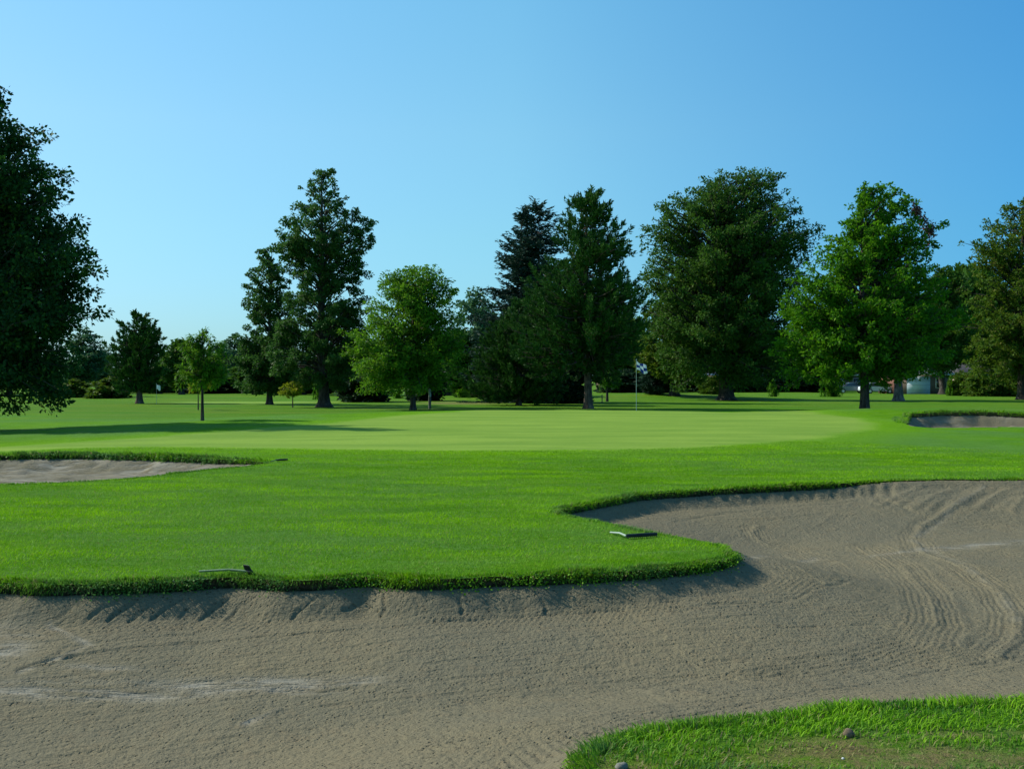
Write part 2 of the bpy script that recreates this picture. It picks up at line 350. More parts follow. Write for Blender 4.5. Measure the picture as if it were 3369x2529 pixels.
# ------------------------------------------------------------------ ground sheet (CDT with bunker holes)
def ground():
    pts = []
    r = 1.2
    while r < 2600:
        fine = .022 if r < 130 else .05
        st = (.75 if 14 < r < 60 else 1.3) if r > 6 else 3
        if 14 < r < 60: fine = .016
        a = -62.0
        while a < 62:
            pts.append((r*math.sin(R(a)), r*math.cos(R(a)))); a += st if r < 200 else 3
        while a < 298:
            pts.append((r*math.sin(R(a)), r*math.cos(R(a)))); a += 8
        r *= 1+fine
    pts = np.array(pts); pts = pts+(rng.random(pts.shape)-.5)*.004*np.hypot(pts[:,0],pts[:,1])[:,None]
    keep = np.ones(len(pts), bool)
    for k, (o, _, _) in enumerate(B):
        D, I, T, S, ins = seg_dist(pts, o); keep &= ~ins & (D > (.03, .06, .12)[k])
    pts = pts[keep]
    V = [Vector(p) for p in pts]; E = []
    for o, _, _ in B:
        n0 = len(V); V += [Vector(p) for p in o]; E += [(n0+i, n0+(i+1)%len(o)) for i in range(len(o))]
    V += [Vector((0,0))]
    vo, eo, fo, *_ = geometry.delaunay_2d_cdt(V, E, [], 0, 1e-6)
    vo = np.array([[v.x, v.y] for v in vo]); fo = np.array([f for f in fo if len(f) == 3])
    cen = vo[fo].mean(1); k = np.ones(len(fo), bool)
    for o, _, _ in B: k &= ~seg_dist(cen, o)[4]
    fo = fo[k]
    # consistent up normals
    a, b, c = vo[fo[:,0]], vo[fo[:,1]], vo[fo[:,2]]
    cr = (b[:,0]-a[:,0])*(c[:,1]-a[:,1])-(b[:,1]-a[:,1])*(c[:,0]-a[:,0]); fo[cr < 0] = fo[cr < 0][:, ::-1]
    z = zg(vo[:,0], vo[:,1])
    D, I, T, S, ins = seg_dist(vo, go); sdd = np.where(ins, D, -D)+(fbm(vo[:,0]*.5, vo[:,1]*.5, 41)-.5)*.3
    g = sstep(-.25, .25, sdd)
    rr = np.hypot(vo[:,0], vo[:,1]); rough = sstep(34, 60, rr+(fbm(vo[:,0]*.1, vo[:,1]*.1, 8)-.5)*25)
    # second green far left, pale
    g2 = sstep(1.15, .9, np.hypot((vo[:,0]+20)/7, (vo[:,1]-78)/4)); g = np.maximum(g, g2)
    dr = dry(vo[:,0], vo[:,1])
    npmesh('ground', np.c_[vo, z], [fo], M['grass'], attrs=dict(green=g, rough=rough, dry=dr, collar=sstep(-2.2,-.4,sdd)), smooth=True)['kind'] = 'structure'
DRY = [(P(2120,1638),.9,.13),(P(1930,1625),.4,.06),(P(1830,1640),.5,.12),(P(1800,1600),.45,.07),(P(1330,1660),.2,.15),(P(2180,1585),.5,.05)]
STRIP = P(995, 869)
def dry(x, y):
    s = 0
    if np.size(x) and np.max(y) > 60: s = .9*np.exp(-(((x-STRIP.x)/3.2)**2+((y-STRIP.y)/5)**2)**2)
    for c, rx, ry in DRY: s = s+np.exp(-(((x-c.x)/rx)**2+((y-c.y)/ry)**2)*1.2)
    return np.clip(s, 0, 1)
ground()
# turf edge (soil face hanging below the grass sheet)
for k, (o, v1, v2) in enumerate(B):
    n = len(o); z = zg(o[:,0], o[:,1]); t = np.roll(o,-1,0)-np.roll(o,1,0); nr = np.c_[t[:,1], -t[:,0]]; nr /= np.linalg.norm(nr, axis=1)[:,None]
    area = .5*np.sum(o[:,0]*np.roll(o[:,1],-1)-np.roll(o[:,0],-1)*o[:,1]); nr *= np.sign(area)        # outward
    V = np.vstack([np.c_[o, z], np.c_[o+nr*.05, z-v1*.5], np.c_[o+nr*.13, z-v1-.22]]); i = np.arange(n); j = (i+1)%n
    F = np.vstack([np.c_[i,j,n+j,n+i], np.c_[n+i,n+j,2*n+j,2*n+i]])
    ob = npmesh('turf_bank', V, [F], M['soil'], smooth=True); ob['kind'] = 'structure'
    B[k] = (o, v1, v2, nr)

# ------------------------------------------------------------------ sand sheets
def Dp(pts): return np.array([[q.x, q.y] for q in (PS(x,y) for x,y in pts)])
def PS(X, Y):      # photo reading -> point on the sand surface of the main bunker
    a = P(X, Y, 1.0); t = np.arange(3.5, 22, .01); h = CAMZ+(a.z-CAMZ)*t-zbase(0, a.x*t, t)
    i = np.where((h < 0)&(SD[0](a.x*t, t) > -.05))[0]
    t = t[i[0]] if len(i) else (CAMZ+.47)/(CAMZ-a.z); return Vector((a.x*t, t, 0))
tracks = [  # (polyline, half width, tooth spacing, depth)
 ([(2130,1050),(2060,1095),(2000,1130),(1972,1160),(1990,1188),(2080,1222),(2150,1270),(2188,1330),(2185,1375),(2140,1415),(2060,1440)], .26, .058, .006),
 ([(1880,1082),(1760,1092),(1670,1112),(1628,1140),(1640,1165),(1720,1188),(1780,1216),(1830,1240)], .24, .055, .0055),
 ([(1420,1118),(1560,1100),(1700,1088),(1860,1076)], .22, .07, .005),
 ([(1880,1180),(1950,1225),(2000,1280),(2020,1340),(1990,1390),(1880,1430),(1700,1462),(1500,1490)], .28, .06, .006),
 ([(1550,1200),(1680,1215),(1740,1250),(1680,1285),(1500,1298),(1250,1310)], .20, .055, .005),
 ([(2100,1420),(1900,1468),(1600,1510),(1350,1560),(1000,1600)], .30, .06, .005),
 ([(2300,1120),(2150,1128),(2020,1140)], .22, .08, .005),
 ([(1880,1060),(1840,1100),(1760,1150)], .14, .07, .005),
 ([(60,1372),(400,1352),(800,1335),(1200,1318),(1500,1300)], .12, .06, .004)]
lines = [  # single grooves / ridges: polyline, width, height
 ([(40,1446),(110,1424),(230,1403),(400,1388),(560,1374),(700,1364),(900,1347),(1100,1333),(1300,1320),(1500,1309),(1640,1300)], .020, -.020),
 ([(1672,1300),(1740,1282),(1832,1252)], .022, -.011),
 ([(1975,1160),(1995,1132),(2060,1092),(2125,1050)], .05, .022),
 ([(1968,1165),(2000,1196),(2090,1226),(2165,1282),(2200,1345),(2190,1385),(2150,1415)], .05, .018),
 ([(1640,1135),(1622,1152),(1660,1178),(1740,1190),(1800,1200)], .05, .015),
 ([(1700,1190),(1780,1226),(1800,1240)], .05, .007),
 ([(1850,1180),(1950,1222),(2010,1290),(2025,1350)], .05, .013),
 ([(1460,1125),(1560,1108),(1700,1095),(1850,1080)], .045, -.014),
 ([(1230,1592),(1500,1540),(1700,1500),(1900,1470),(2211,1415)], .03, -.012),
 ([(100,1425),(130,1405),(150,1395),(300,1376),(500,1362)], .025, -.007),
 ([(105,1348),(150,1368),(195,1392)], .025, .007),
 ([(45,1450),(100,1430),(190,1397)], .025, .006),
 ([(530,1563),(600,1530)], .03, .012),
 ([(590,1492),(660,1490),(790,1484)], .03, -.02),
 ([(1440,1110),(1600,1120),(1790,1105)], .04, .006),
 ([(300,1478),(440,1470),(560,1464)], .03, -.012)]
for i, x in enumerate([150,215,262,310,352,400,452,505,560,640,690,750,820,890,985,1085,1160]):
    dx = -55+60*min(1, x/1000)+(i*37%11)-5
    lines.append(([(x+42 if x < 800 else x+6, 1290+(6 if x < 250 else 0)),(x+14+dx*.3, 1316),(x+dx+8, 1345-(i*13%12)-(x>700)*16)],  .014, -.032*(0.3+.5*(i*7%5)/4)))
for i, x in enumerate([1460,1510,1562,1606,1652,1700,1752,1800,1845,1888,1920]):
    lines.append(([(x+8, 1054-i*1.3),(x, 1066-i*1.3),(x+3, 1080-i*1.2)], .05, -.03))
for i, dy in enumerate([26,52,80,118,150,196,235]):
    x0 = [60,500,-60,300,700,100,350][i]; x1 = [1700,1900,1500,2000,1750,1300,1600][i]
    lines.append(([(x, 1446+dy+(1309-1446)*(1-(1-(x-40)/1500)**1.3 if 40 < x < 1500 else (x > 700)*1.0-(x > 1500)*-(x-1500)/4000) if x > 40 else 1446+dy) for x in np.linspace(x0, x1, 9)], .018, -.008))
for i in range(9):
    x = 1930+i*33; lines.append(([(x+60,1048+(i*29%17)),(x+20,1066+(i*13%11)),(x-30+(i*17%29),1090+(i*23%19))], .05, .016*(-1 if i%2 else 1)))
smooth_pts = [(PS(60,1490),.75,.12),(PS(300,1492),.55,.12),(PS(440,1484),.5,.14),(PS(640,1478),.5,.13),(PS(200,1440),.3,.06),(PS(760,1470),.25,.05),(PS(20,1400),.16,.28),(PS(-120,1400),.45,.5)]
def sand(k, xs, ys):
    o, v1, v2, nr = B[k]; X, Y = np.meshgrid(xs, ys); p = np.c_[X.ravel(), Y.ravel()]
    n = len(p); din = SD[k](p[:,0], p[:,1]); keep = din > -.16; dd = np.clip(din, 0, None); z = zbase(k, p[:,0], p[:,1])
    sm = np.zeros(n)
    if k == 0:
        act = (p[:,1] > 4)&(p[:,0] > -9)
        tr = np.zeros(n)
        for pl, hw, sp, dep in tracks:
            q = Dp(pl); bx = act&(p[:,0] > q[:,0].min()-hw)&(p[:,0] < q[:,0].max()+hw)&(p[:,1] > q[:,1].min()-hw)&(p[:,1] < q[:,1].max()+hw)
            d, _, tt, sg, _ = seg_dist(p[bx], q, False); wv = (fbm(p[bx][:,0]*4, p[bx][:,1]*4, 61)-.5)*.05
            sdv = d*sg+wv; m = sstep(hw, hw*.85, d)
            tr[bx] = tr[bx]*(1-m)+m*np.sin(2*math.pi*sdv/sp)*dep*(.4+1.2*fbm(p[bx][:,0]*2, p[bx][:,1]*2, 62)) + .006*np.exp(-((d-hw)/.03)**2)*(fbm(p[bx][:,0]*1.3, p[bx][:,1]*1.3, 63) > .42)
        for pl, hw, dep in lines:
            q = Dp(pl); mg = hw*3; bx = act&(p[:,0] > q[:,0].min()-mg)&(p[:,0] < q[:,0].max()+mg)&(p[:,1] > q[:,1].min()-mg)&(p[:,1] < q[:,1].max()+mg)
            if not bx.any(): continue
            wv = np.c_[(fbm(p[bx][:,0]*6, p[bx][:,1]*6, 71)-.5)*.05, (fbm(p[bx][:,0]*6, p[bx][:,1]*6, 72)-.5)*.05]
            d, _, tt, sg, _ = seg_dist(p[bx]+wv, q, False); jit = .75+.5*fbm(p[bx][:,0]*9, p[bx][:,1]*9, 73)
            tr[bx] += dep*jit*np.exp(-(d/hw)**2) - dep*.25*np.exp(-((d-hw*1.9)/hw)**2)
        # light comb marks on the face under the tongue
        cb = act&(din > .22)&(din < .62)&(p[:,1] < 9.6)&(p[:,0] < 1.5)
        tr[cb] += .006*np.sin(2*math.pi*(p[cb][:,0]+.35*din[cb])/.055)*sstep(.22,.3,din[cb])*sstep(.62,.5,din[cb])*sstep(.35,.6,fbm(p[cb][:,0]*.8,p[cb][:,1]*.3,77))
        z = z+np.clip(tr*.85, -.018, .018)*sstep(0, .12, dd)
        lump = (fbm(p[:,0]*11, p[:,1]*11, 81, 3)-.5)*.012+(fbm(p[:,0]*3, p[:,1]*3, 82, 3)-.5)*.018
        for c, rx, ry in smooth_pts: sm += np.exp(-(((p[:,0]-c.x)/rx)**2+((p[:,1]-c.y)/ry)**2)*1.1)*(.35+1.1*fbm(p[:,0]*1.5, p[:,1]*4, 91))
        for pl, hw, a_ in [([(1990,1186),(2080,1180),(2211,1168),(2400,1160)], .12, .9),([(1880,1200),(1985,1186)], .06, .5),([(1450,1190),(1600,1200),(1760,1204)], .06, .5),([(105,1348),(195,1392),(45,1450)], .03, .8),([(530,1563),(600,1530)], .03, .8),([(1975,1160),(2060,1092),(2125,1050)], .05, .3),([(1968,1165),(2090,1226),(2165,1282),(2200,1345)], .06, .3)]:
            q = Dp(pl); d = seg_dist(p, q, False)[0]; sm = np.maximum(sm, a_*np.exp(-(d/hw)**2)*(.5+fbm(p[:,0]*5, p[:,1]*5, 92)))
        sm = np.clip(sm*.85, 0, .85); z = z+lump*(1-sm*.8)*sstep(0,.2,dd)
    else:
        z = z+(fbm(p[:,0]*2.5, p[:,1]*2.5, 83)-.5)*.13*sstep(0,.3,dd); sm = np.clip((fbm(p[:,0]*.9, p[:,1]*1.8, 93)-.35)*1.6, 0, .55)+(.35 if k == 1 else 0)
    ny, nx = X.shape; id_ = np.arange(n).reshape(ny, nx)
    F = np.stack([id_[:-1,:-1], id_[:-1,1:], id_[1:,1:], id_[1:,:-1]], -1).reshape(-1,4); F = F[keep[F].all(1)]
    used = np.unique(F); mp = np.full(n, -1); mp[used] = np.arange(len(used)); F = mp[F]
    ob = npmesh('sand_bunker', np.c_[p, z][used], [F], M['sand'], attrs=dict(smooth=sm[used]), smooth=True); ob['kind'] = 'structure'
def grad(a, b, s0, s1):
    out = [a]
    while out[-1] < b: out.append(out[-1]+s0+(s1-s0)*(out[-1]-a)/(b-a))
    return np.array(out)
ys1 = np.concatenate([grad(2.7, 4.4, .06, .03), grad(4.43, 9.6, .016, .024), grad(9.63, 17.6, .025, .05)])
xs1 = np.concatenate([grad(-12.2, -5.6, .1, .03), grad(-5.57, 5, .016, .0175), grad(5.02, 9.4, .018, .03), grad(9.45, 14.6, .04, .12)])
sand(0, xs1, ys1)
o = B[1][0]; sand(1, np.arange(o[:,0].min()-.3, o[:,0].max()+.3, .08), np.arange(o[:,1].min()-.3, o[:,1].max()+.3, .06))
o = B[2][0]; sand(2, np.arange(o[:,0].min()-.4, o[:,0].max()+.4, .15), np.arange(o[:,1].min()-.4, o[:,1].max()+.4, .12))

# ------------------------------------------------------------------ grass blades (uncountable stuff)
def blades(name, base, hgt, wid, lean, mat, label, tint=None, warm=None, seg=2):
    """base (n,3) ; lean (n,3) horizontal/vertical displacement of the tip"""
    n = len(base); th = rng.random(n)*math.pi*2; s = np.c_[np.cos(th), np.sin(th), np.zeros(n)]*wid[:,None]*.5
    up = np.c_[np.zeros((n,2)), hgt]; tip = base+up+lean; mid = base+up*.6+lean*.35
    if seg == 2:
        V = np.stack([base-s, base+s, mid+s*.8, mid-s*.8, tip], 1).reshape(-1,3); k = np.arange(n)*5
        F = [np.c_[k,k+1,k+2,k+3], np.c_[k+3,k+2,k+4]]; m = 5
    else:
        V = np.stack([base-s, base+s, tip], 1).reshape(-1,3); k = np.arange(n)*3; F = [np.c_[k,k+1,k+2]]; m = 3
    tint = rng.random(n) if tint is None else tint; warm = np.zeros(n) if warm is None else warm
    ob = npmesh(name, V, F, mat, attrs=dict(tint=np.repeat(np.clip(tint,0,1), m), warm=np.repeat(np.clip(warm,0,1), m)))
    return tag(ob, label, 'grass', kind='stuff')
def outside(p, margin=0.):
    k = np.ones(len(p), bool)
    for o, *_ in B:
        k &= SD[[q[0] is o for q in B].index(True)](p[:,0], p[:,1]) < -margin
    return k
# near corner of long rough grass
n = 210000; p = np.c_[rng.uniform(-3.5, 6.5, n), rng.uniform(2.2, 6.0, n)]; p = p[outside(p)]
dr = dry(p[:,0], p[:,1]); cl = fbm(p[:,0]*2.3, p[:,1]*2.3, 101); p = p[rng.random(len(p)) > dr*.75]; dr = dry(p[:,0], p[:,1]); n = len(p); cl = fbm(p[:,0]*2.3, p[:,1]*2.3, 101)
h = rng.uniform(.020,.046,n)*(.5+1.1*cl)*(1-.6*dr); a = rng.random(n)*6.28; ln = h*rng.uniform(.2,1.1,n)
blades('rough_grass', np.c_[p, zg(p[:,0],p[:,1])-.004], h, rng.uniform(.004,.008,n), np.c_[np.cos(a)*ln+.3*h, np.sin(a)*ln, -ln*.25], M['tuft'],
       'long green rough grass in the near corner beside the bunker', tint=rng.random(n)*.8+cl*1.5-.65, warm=(rng.random(n) < .07+.75*dr)*rng.uniform(.4,1,n))
# mown turf of the tongue and bank
n = 1150000; rr = np.sqrt(rng.random(n))*26; aa = R(37)*(rng.random(n)*2-1); p = np.c_[rr*np.sin(aa), rr*np.cos(aa)]
p = p[(p[:,1] > 8)&(rng.random(n) < np.clip((30-rr)/16,0,1))]; gm = seg_dist(p, go)[4]; p = p[~gm]; p = p[outside(p)]; n = len(p)
cl = fbm(p[:,0]*.9, p[:,1]*2.2, 105); d_ = np.hypot(p[:,0],p[:,1])
h = rng.uniform(.012,.030,n)*(.6+.9*cl); a = rng.random(n)*6.28; ln = h*rng.uniform(.3,1.3,n)
blades('mown_turf', np.c_[p, zg(p[:,0],p[:,1])-.003], h, rng.uniform(.005,.009,n)*(.7+d_*.03), np.c_[np.cos(a)*ln, np.sin(a)*ln, 0*ln], M['blade'],
       'short bright green mown turf between the bunkers and the putting green', tint=rng.random(n)*.6+(cl-.5)*2.2+.22, warm=(rng.random(n) < .06)*.7, seg=1)
# fringes hanging over the bunker edges
def fringe(k, sel, per_m, ln_rng, out, label, wid=(.004,.009)):
    o, v1, v2, nr = B[k]; idx = np.where(sel(o, v1))[0]; L_ = np.linalg.norm(np.roll(o,-1,0)-o, axis=1)
    pr = L_[idx]*(.5+1.2*sstep(.3,.6,fbm(o[idx,0]*2.2, o[idx,1]*2.2, 120))); n = int(L_[idx].sum()*per_m); i = rng.choice(idx, n, p=pr/pr.sum()); j = (i+1)%len(o); t = rng.random(n)[:,None]
    b = o[i]*(1-t)+o[j]*t; off = rng.uniform(-out*.25, out, n); nn = nr[i]; b = b+nn*off[:,None]
    cl = fbm(b[:,0]*3.5, b[:,1]*3.5, 110); h = rng.uniform(*ln_rng, n)*(.3+1.5*cl)
    hang = np.clip(1-off/(out*.8), 0, 1)*rng.random(n)
    ln = -nn*(h*(.35+.7*rng.random(n)))[:,None]; a = rng.random(n)*6.28; sd_ = h*.35
    lean = np.c_[ln[:,0]+np.cos(a)*sd_, ln[:,1]+np.sin(a)*sd_, -h*hang*2.0]
    z = zg(b[:,0],b[:,1])-np.clip(-off,0,1)*.9-.004-rng.random(n)*hang*v1[i]*.6
    w_ = rng.uniform(*wid, n); dist = np.hypot(b[:,0], b[:,1])
    blades('edge_grass', np.c_[b, z], h, w_*np.clip(dist/9, 1, 4), lean, M['tuft'], label, tint=rng.random(n)*.55+(cl-.5)*1.4+.25, warm=(rng.random(n) < .10)*rng.uniform(.3,1,n))
fringe(0, lambda o,v: (v > .06)&(o[:,1] < 10.2)&(o[:,1] > 6), 2000, (.018,.056), .12, 'shaggy grass fringe hanging over the near face of the grass tongue')
fringe(0, lambda o,v: (v > .05)&(o[:,1] >= 10.2), 900, (.03,.07), .12, 'grass fringe on the far lip of the large bunker')
fringe(0, lambda o,v: (v <= .05)&(o[:,1] > 8.5), 500, (.02,.045), .12, 'short grass fringe along the low edge of the large bunker')
fringe(0, lambda o,v: (v <= .05)&(o[:,1] < 6.5)&(o[:,0] > -1.5)&(o[:,0] < 8), 1500, (.018,.05), .12, 'grass fringe on the near corner of the large bunker')
fringe(1, lambda o,v: v > .05, 700, (.05,.10), .2, 'ragged grass fringe on the back lip of the left bunker')
fringe(1, lambda o,v: v <= .05, 350, (.02,.04), .15, 'short grass fringe on the front edge of the left bunker')
fringe(2, lambda o,v: v > .05, 300, (.05,.10), .3, 'grass fringe on the back lip of the right bunker')

def clover(k, sel, n, size, label):
    o, v1, v2, nr = B[k]; idx = np.where(sel(o, v1))[0]; pr = sstep(.35,.65,fbm(o[idx,0]*1.9, o[idx,1]*1.9, 131))+.03; i = rng.choice(idx, n, p=pr/pr.sum())
    b = o[i]+rng.normal(size=(n,2))*.03-nr[i]*rng.uniform(-.05,.05,n)[:,None]; dn = np.clip(rng.random(n)**1.5*(v1[i]+.05), 0, .2); rd = lambda: norm(rng.normal(size=(n,3)))
    V, F = leaves(np.c_[b-nr[i]*dn[:,None]*.25, zg(b[:,0],b[:,1])-dn+.012], rd(), norm(rd()*.6+np.c_[-nr[i]*.8, np.full(n,.7)]), rng.uniform(*size,n), rng.uniform(*size,n)*.9)
    ob = npmesh('clover', V, [F], M['tuft'], attrs=dict(tint=np.repeat(rng.random(n)*.8,4), warm=np.repeat((rng.random(n) < .06)*.7,4))); tag(ob, label, 'clover', kind='stuff')
def norm(v): return v/(np.linalg.norm(v, axis=-1, keepdims=True)+1e-9)
def leaves(C_, U, Nn, l, w_):
    U = norm(U); Vv = norm(np.cross(Nn, U)); Nn = np.cross(U, Vv); l = l[:,None]; w_ = w_[:,None]
    V = np.stack([C_-U*l*.5, C_+Vv*w_*.5-U*l*.06+Nn*w_*.14, C_+U*l*.5, C_-Vv*w_*.5-U*l*.06+Nn*w_*.14], 1).reshape(-1,3)
    k = np.arange(len(C_))*4; return V, np.c_[k,k+1,k+2,k+3]
clover(0, lambda o,v: (v > .06)&(o[:,1] < 10.6)&(o[:,1] > 6), 9000, (.012,.026), 'small round clover leaves along the lip of the grass tongue')
clover(1, lambda o,v: v > .05, 3500, (.03,.06), 'small leafy weeds along the back lip of the left bunker')

# ------------------------------------------------------------------ trees
def rdir(n, r):
    v = r.normal(size=(n,3)); return norm(v)
def crown_data(prof, hb, hs_trunk, style, nleaf, leaf, seed, nb, clump, open_=1.0, fill=.35, reach=()):
    """prof: (h, left, right) metres. returns leaf arrays and branch polylines"""
    r = np.random.default_rng(seed); ph = np.array([q[0] for q in prof]); pl = np.array([q[1] for q in prof]); pr = np.array([q[2] for q in prof])
    o_ = np.argsort(ph); ph, pl, pr = ph[o_], pl[o_], pr[o_]; H = ph[-1]; h0 = ph[0]
    def rad(h, a):
        m = (1+np.cos(a))/2; Lh = np.interp(h, ph, pl); Rh = np.interp(h, ph, pr); av = (np.abs(Lh)+np.abs(Rh))/2
        side = np.abs(np.cos(a)); x = Lh*(1-m)+Rh*m; return x*side+av*(1-side)
    # branch tips spread over the crown, more where it is wide
    hh = r.uniform(h0, H, nb*6); aw = np.interp(hh, ph, pl+pr)+.12*(pl+pr).max(); hh = r.choice(hh, nb, p=aw/aw.sum(), replace=False)
    hh[:3] = H-np.array([.02,.06,.1])*H*.6; aa = np.arange(nb)*2.399963+r.normal(size=nb)*.3; rf = r.uniform(.80, 1.08, nb); rr = rad(hh, aa)*rf
    inner = r.random(nb) < .22; rr = np.where(inner, rr*.55, rr)
    tips = np.c_[np.cos(aa)*rr, np.sin(aa)*rr, hh]; tips[:3,:2] *= .5
    if len(reach):
        ins_ = clump*.7; e = np.array([[math.copysign(max(.05,abs(x_)-ins_*min(1,abs(x_)/(ins_*2))), x_), r.normal()*.12*abs(x_), z_-ins_*.45*(z_ > H*.5)] for x_, z_ in reach]); tips[3:3+len(e)] = e; hh = tips[:,2].copy(); rr = np.hypot(tips[:,0], tips[:,1])
    if style == 'spruce': sh = hh+rr*.12
    elif style == 'pine': sh = hh-rr*.12
    else: sh = hh-rr*r.uniform(.5,.95,nb)
    sh = np.clip(sh, hs_trunk, H*.97); starts = np.c_[np.zeros((nb,2)), sh]
    polys = []; CC = []; CD = []; CT = []
    for i in range(nb):
        t = np.linspace(0,1,6)[:,None]; pth = starts[i]*(1-t)+tips[i]*t; L_ = np.linalg.norm(tips[i]-starts[i])
        bow = {'pine':-.10,'spruce':-.16}.get(style, .08)*L_; pth[:,2] += bow*np.sin(t[:,0]*math.pi)
        pth += np.cumsum(r.normal(size=(6,3))*.03*L_, 0)*t; polys.append((pth, L_))
        nc = max(2, int(L_*(1-fill)/(clump*.75))+1) if style not in ('spruce','pine') else max(2, int(L_*.8/(clump*.7))+1)
        ts = 1-np.linspace(0, 1-(fill if style not in ('spruce','pine') else .22), nc)
        for q in ts:
            f = q*5; k = min(4, int(f)); c = pth[k]*(1-(f-k))+pth[k+1]*(f-k)
            j = clump*.45 if style not in ('spruce','pine') else clump*.25
            CC.append(c+r.normal(size=3)*j*(.3 if q > .95 else 1)); CD.append(norm(pth[-1]-pth[-2]+1e-6)); CT.append(r.random())
    CC = np.array(CC); CD = np.array(CD); CT = np.array(CT); m = len(CC)
    zr = (CC[:,2]-h0)/(H-h0)
    sz = clump*r.uniform(.65,1.25,m)*(1-(.05 if style in ('pine','spruce') else .3)*np.clip(zr,0,1)); keep = r.random(m) < open_; keep[:3] = True; CC, CD, CT, sz = CC[keep], CD[keep], CT[keep], sz[keep]; m = len(CC)
    wgt = sz**2/np.sum(sz**2); ci = r.choice(m, nleaf, p=wgt); u = rdir(nleaf, r); rad_ = r.random(nleaf)**.42
    loc = u*rad_[:,None]*sz[ci][:,None]
    out = norm(CC*np.array([1,1,0.])+1e-6)
    l = leaf*r.uniform(.6,1.3,nleaf)
    if style == 'pine':
        ax = norm(CD[ci]+np.array([0,0,.75])); s = (r.random(nleaf)**.6)*sz[ci]*1.25; side = norm(np.cross(ax, u)); P_ = CC[ci]+ax*(s-.3*sz[ci])[:,None]+side*(sz[ci]*.42*r.random(nleaf)*(1.2-s/(sz[ci]*1.25)))[:,None]
        P_ += loc*.22; U = norm(ax+side*.9+u*.35); Nn = u; w_ = l*.3
    elif style == 'spruce':
        side = norm(np.cross(CD[ci], np.array([0,0,1.])))*((r.random(nleaf)*2-1)*sz[ci]*.55)[:,None]; ax = norm(CD[ci]+np.array([0,0,.12]))
        P_ = CC[ci]+ax*((r.random(nleaf)-.35)*1.3*sz[ci])[:,None]+side; P_[:,2] -= r.random(nleaf)**1.5*sz[ci]*.55; U = norm(ax+norm(side)*.7*1+np.array([0,0,-.4])+u*.5); Nn = u; w_ = l*.28
    elif style == 'droop':
        loc[:,2] = loc[:,2]*1.0-np.abs(loc[:,2])*.3; P_ = CC[ci]+loc*np.array([.8,.8,1.1]); U = norm(np.array([0,0,-.55])+u*.9+out[ci]*.4); Nn = norm(u+out[ci]*.4); w_ = l*.42
    else:
        P_ = CC[ci]+loc*np.array([1,1,.72]); U = norm(u*.9+rdir(nleaf,r)*.7+out[ci]*.35+np.array([0,0,-.12])); Nn = norm(np.array([0,0,.75])+rdir(nleaf,r)*.8+out[ci]*.3); w_ = l*.62
    tint = np.clip(.38*CT[ci]+.62*r.random(nleaf)**1.2, 0, 1)
    warm = np.clip((r.random(nleaf) < .07+.35*(CT[ci] > .80))*r.uniform(.3,.9,nleaf), 0, 1)
    P_[:,2] = np.maximum(P_[:,2], .05)
    return leaves(P_, U, Nn, l, w_), tint, warm, polys
def make_tree(name, label, px, by, prof, style='broad', leafm='big', nleaf=20000, leaf=.2, nb=60, clump=.7, trunk=.2, seed=1, bark='bark', hb=None, open_=1., fill=.35,
              group=None, dist=None, cat='tree', flare=1.6, grow=.97, deep=.8, reach=(), lean=0., limb=1.):
    cf = style in ('pine','spruce'); nleaf = int(nleaf*(1.7 if cf else 1.45)); nb = int(nb*(1.9 if cf else 1.75)); clump = clump*(.9 if cf else .8); leaf *= 1.12 if cf else 1.05
    g = P(px, by) if dist is None else P(px, by, dist); 
    if dist is not None: g.z = float(zg(g.x, g.y))
    s = g.y/(FPX*K); ybase = (HOR+(CAMZ-g.z)*FPX/g.y)*K
    pf = [((ybase-y)*s, (px-xl)*s*grow, (xr-px)*s*grow) for y, xl, xr in prof]
    hs_t = (ybase-(hb if hb else prof[-1][0]-25))*s; H = max(q[0] for q in pf)
    (V, F), tint, warm, polys = crown_data(pf, None, hs_t, style, nleaf, leaf, seed, nb, clump, open_, fill, [((x_-px)*s*min(1,grow+.03), (ybase-y_)*s) for x_, y_ in reach])
    V = V*np.array([1,deep,1]); polys = [(p_*np.array([1,deep,1]), q_) for p_, q_ in polys]
    root = empty(name, g, label, cat, group)
    r = np.random.default_rng(seed+99); tb = MB(); zt = np.array([-.15, .0, .12, .35, .8, *np.linspace(.12, .97, 9)*H]); zt = np.unique(np.round(zt,3)); zt = zt[(zt < 1.0)|(zt > .12*H)]; zt.sort()
    fr = 1+(flare-1)*np.exp(-np.clip(zt,0,None)/.28); rad = np.clip(trunk*(1-zt/H)**.8, .012, None)*fr
    wx = np.cumsum(r.normal(size=len(zt)))*.03*trunk/.2*sstep(1,3,zt); wy = np.cumsum(r.normal(size=len(zt)))*.03
    # bend so the trunk top follows the crown apex
    tb.tube(np.c_[wx, wy*sstep(1,3,zt), zt], rad, 11)
    mx_ = max(q[1] for q in polys)
    for pth, L_ in polys:
        r0 = trunk*.30*limb*(L_/mx_)**1.0+.012; tb.tube(pth, r0*np.array([1,.8,.62,.45,.3,.15])+.004, 5, cap=False)
    tb.build('trunk', M[bark], root, smooth=True)
    npmesh('crown', V, [F], L[leafm], root, attrs=dict(tint=np.repeat(tint,4), warm=np.repeat(warm,4)))
    return root
def sym(px, rows): return [(y, px-w_, px+w_) for y, w_ in rows]

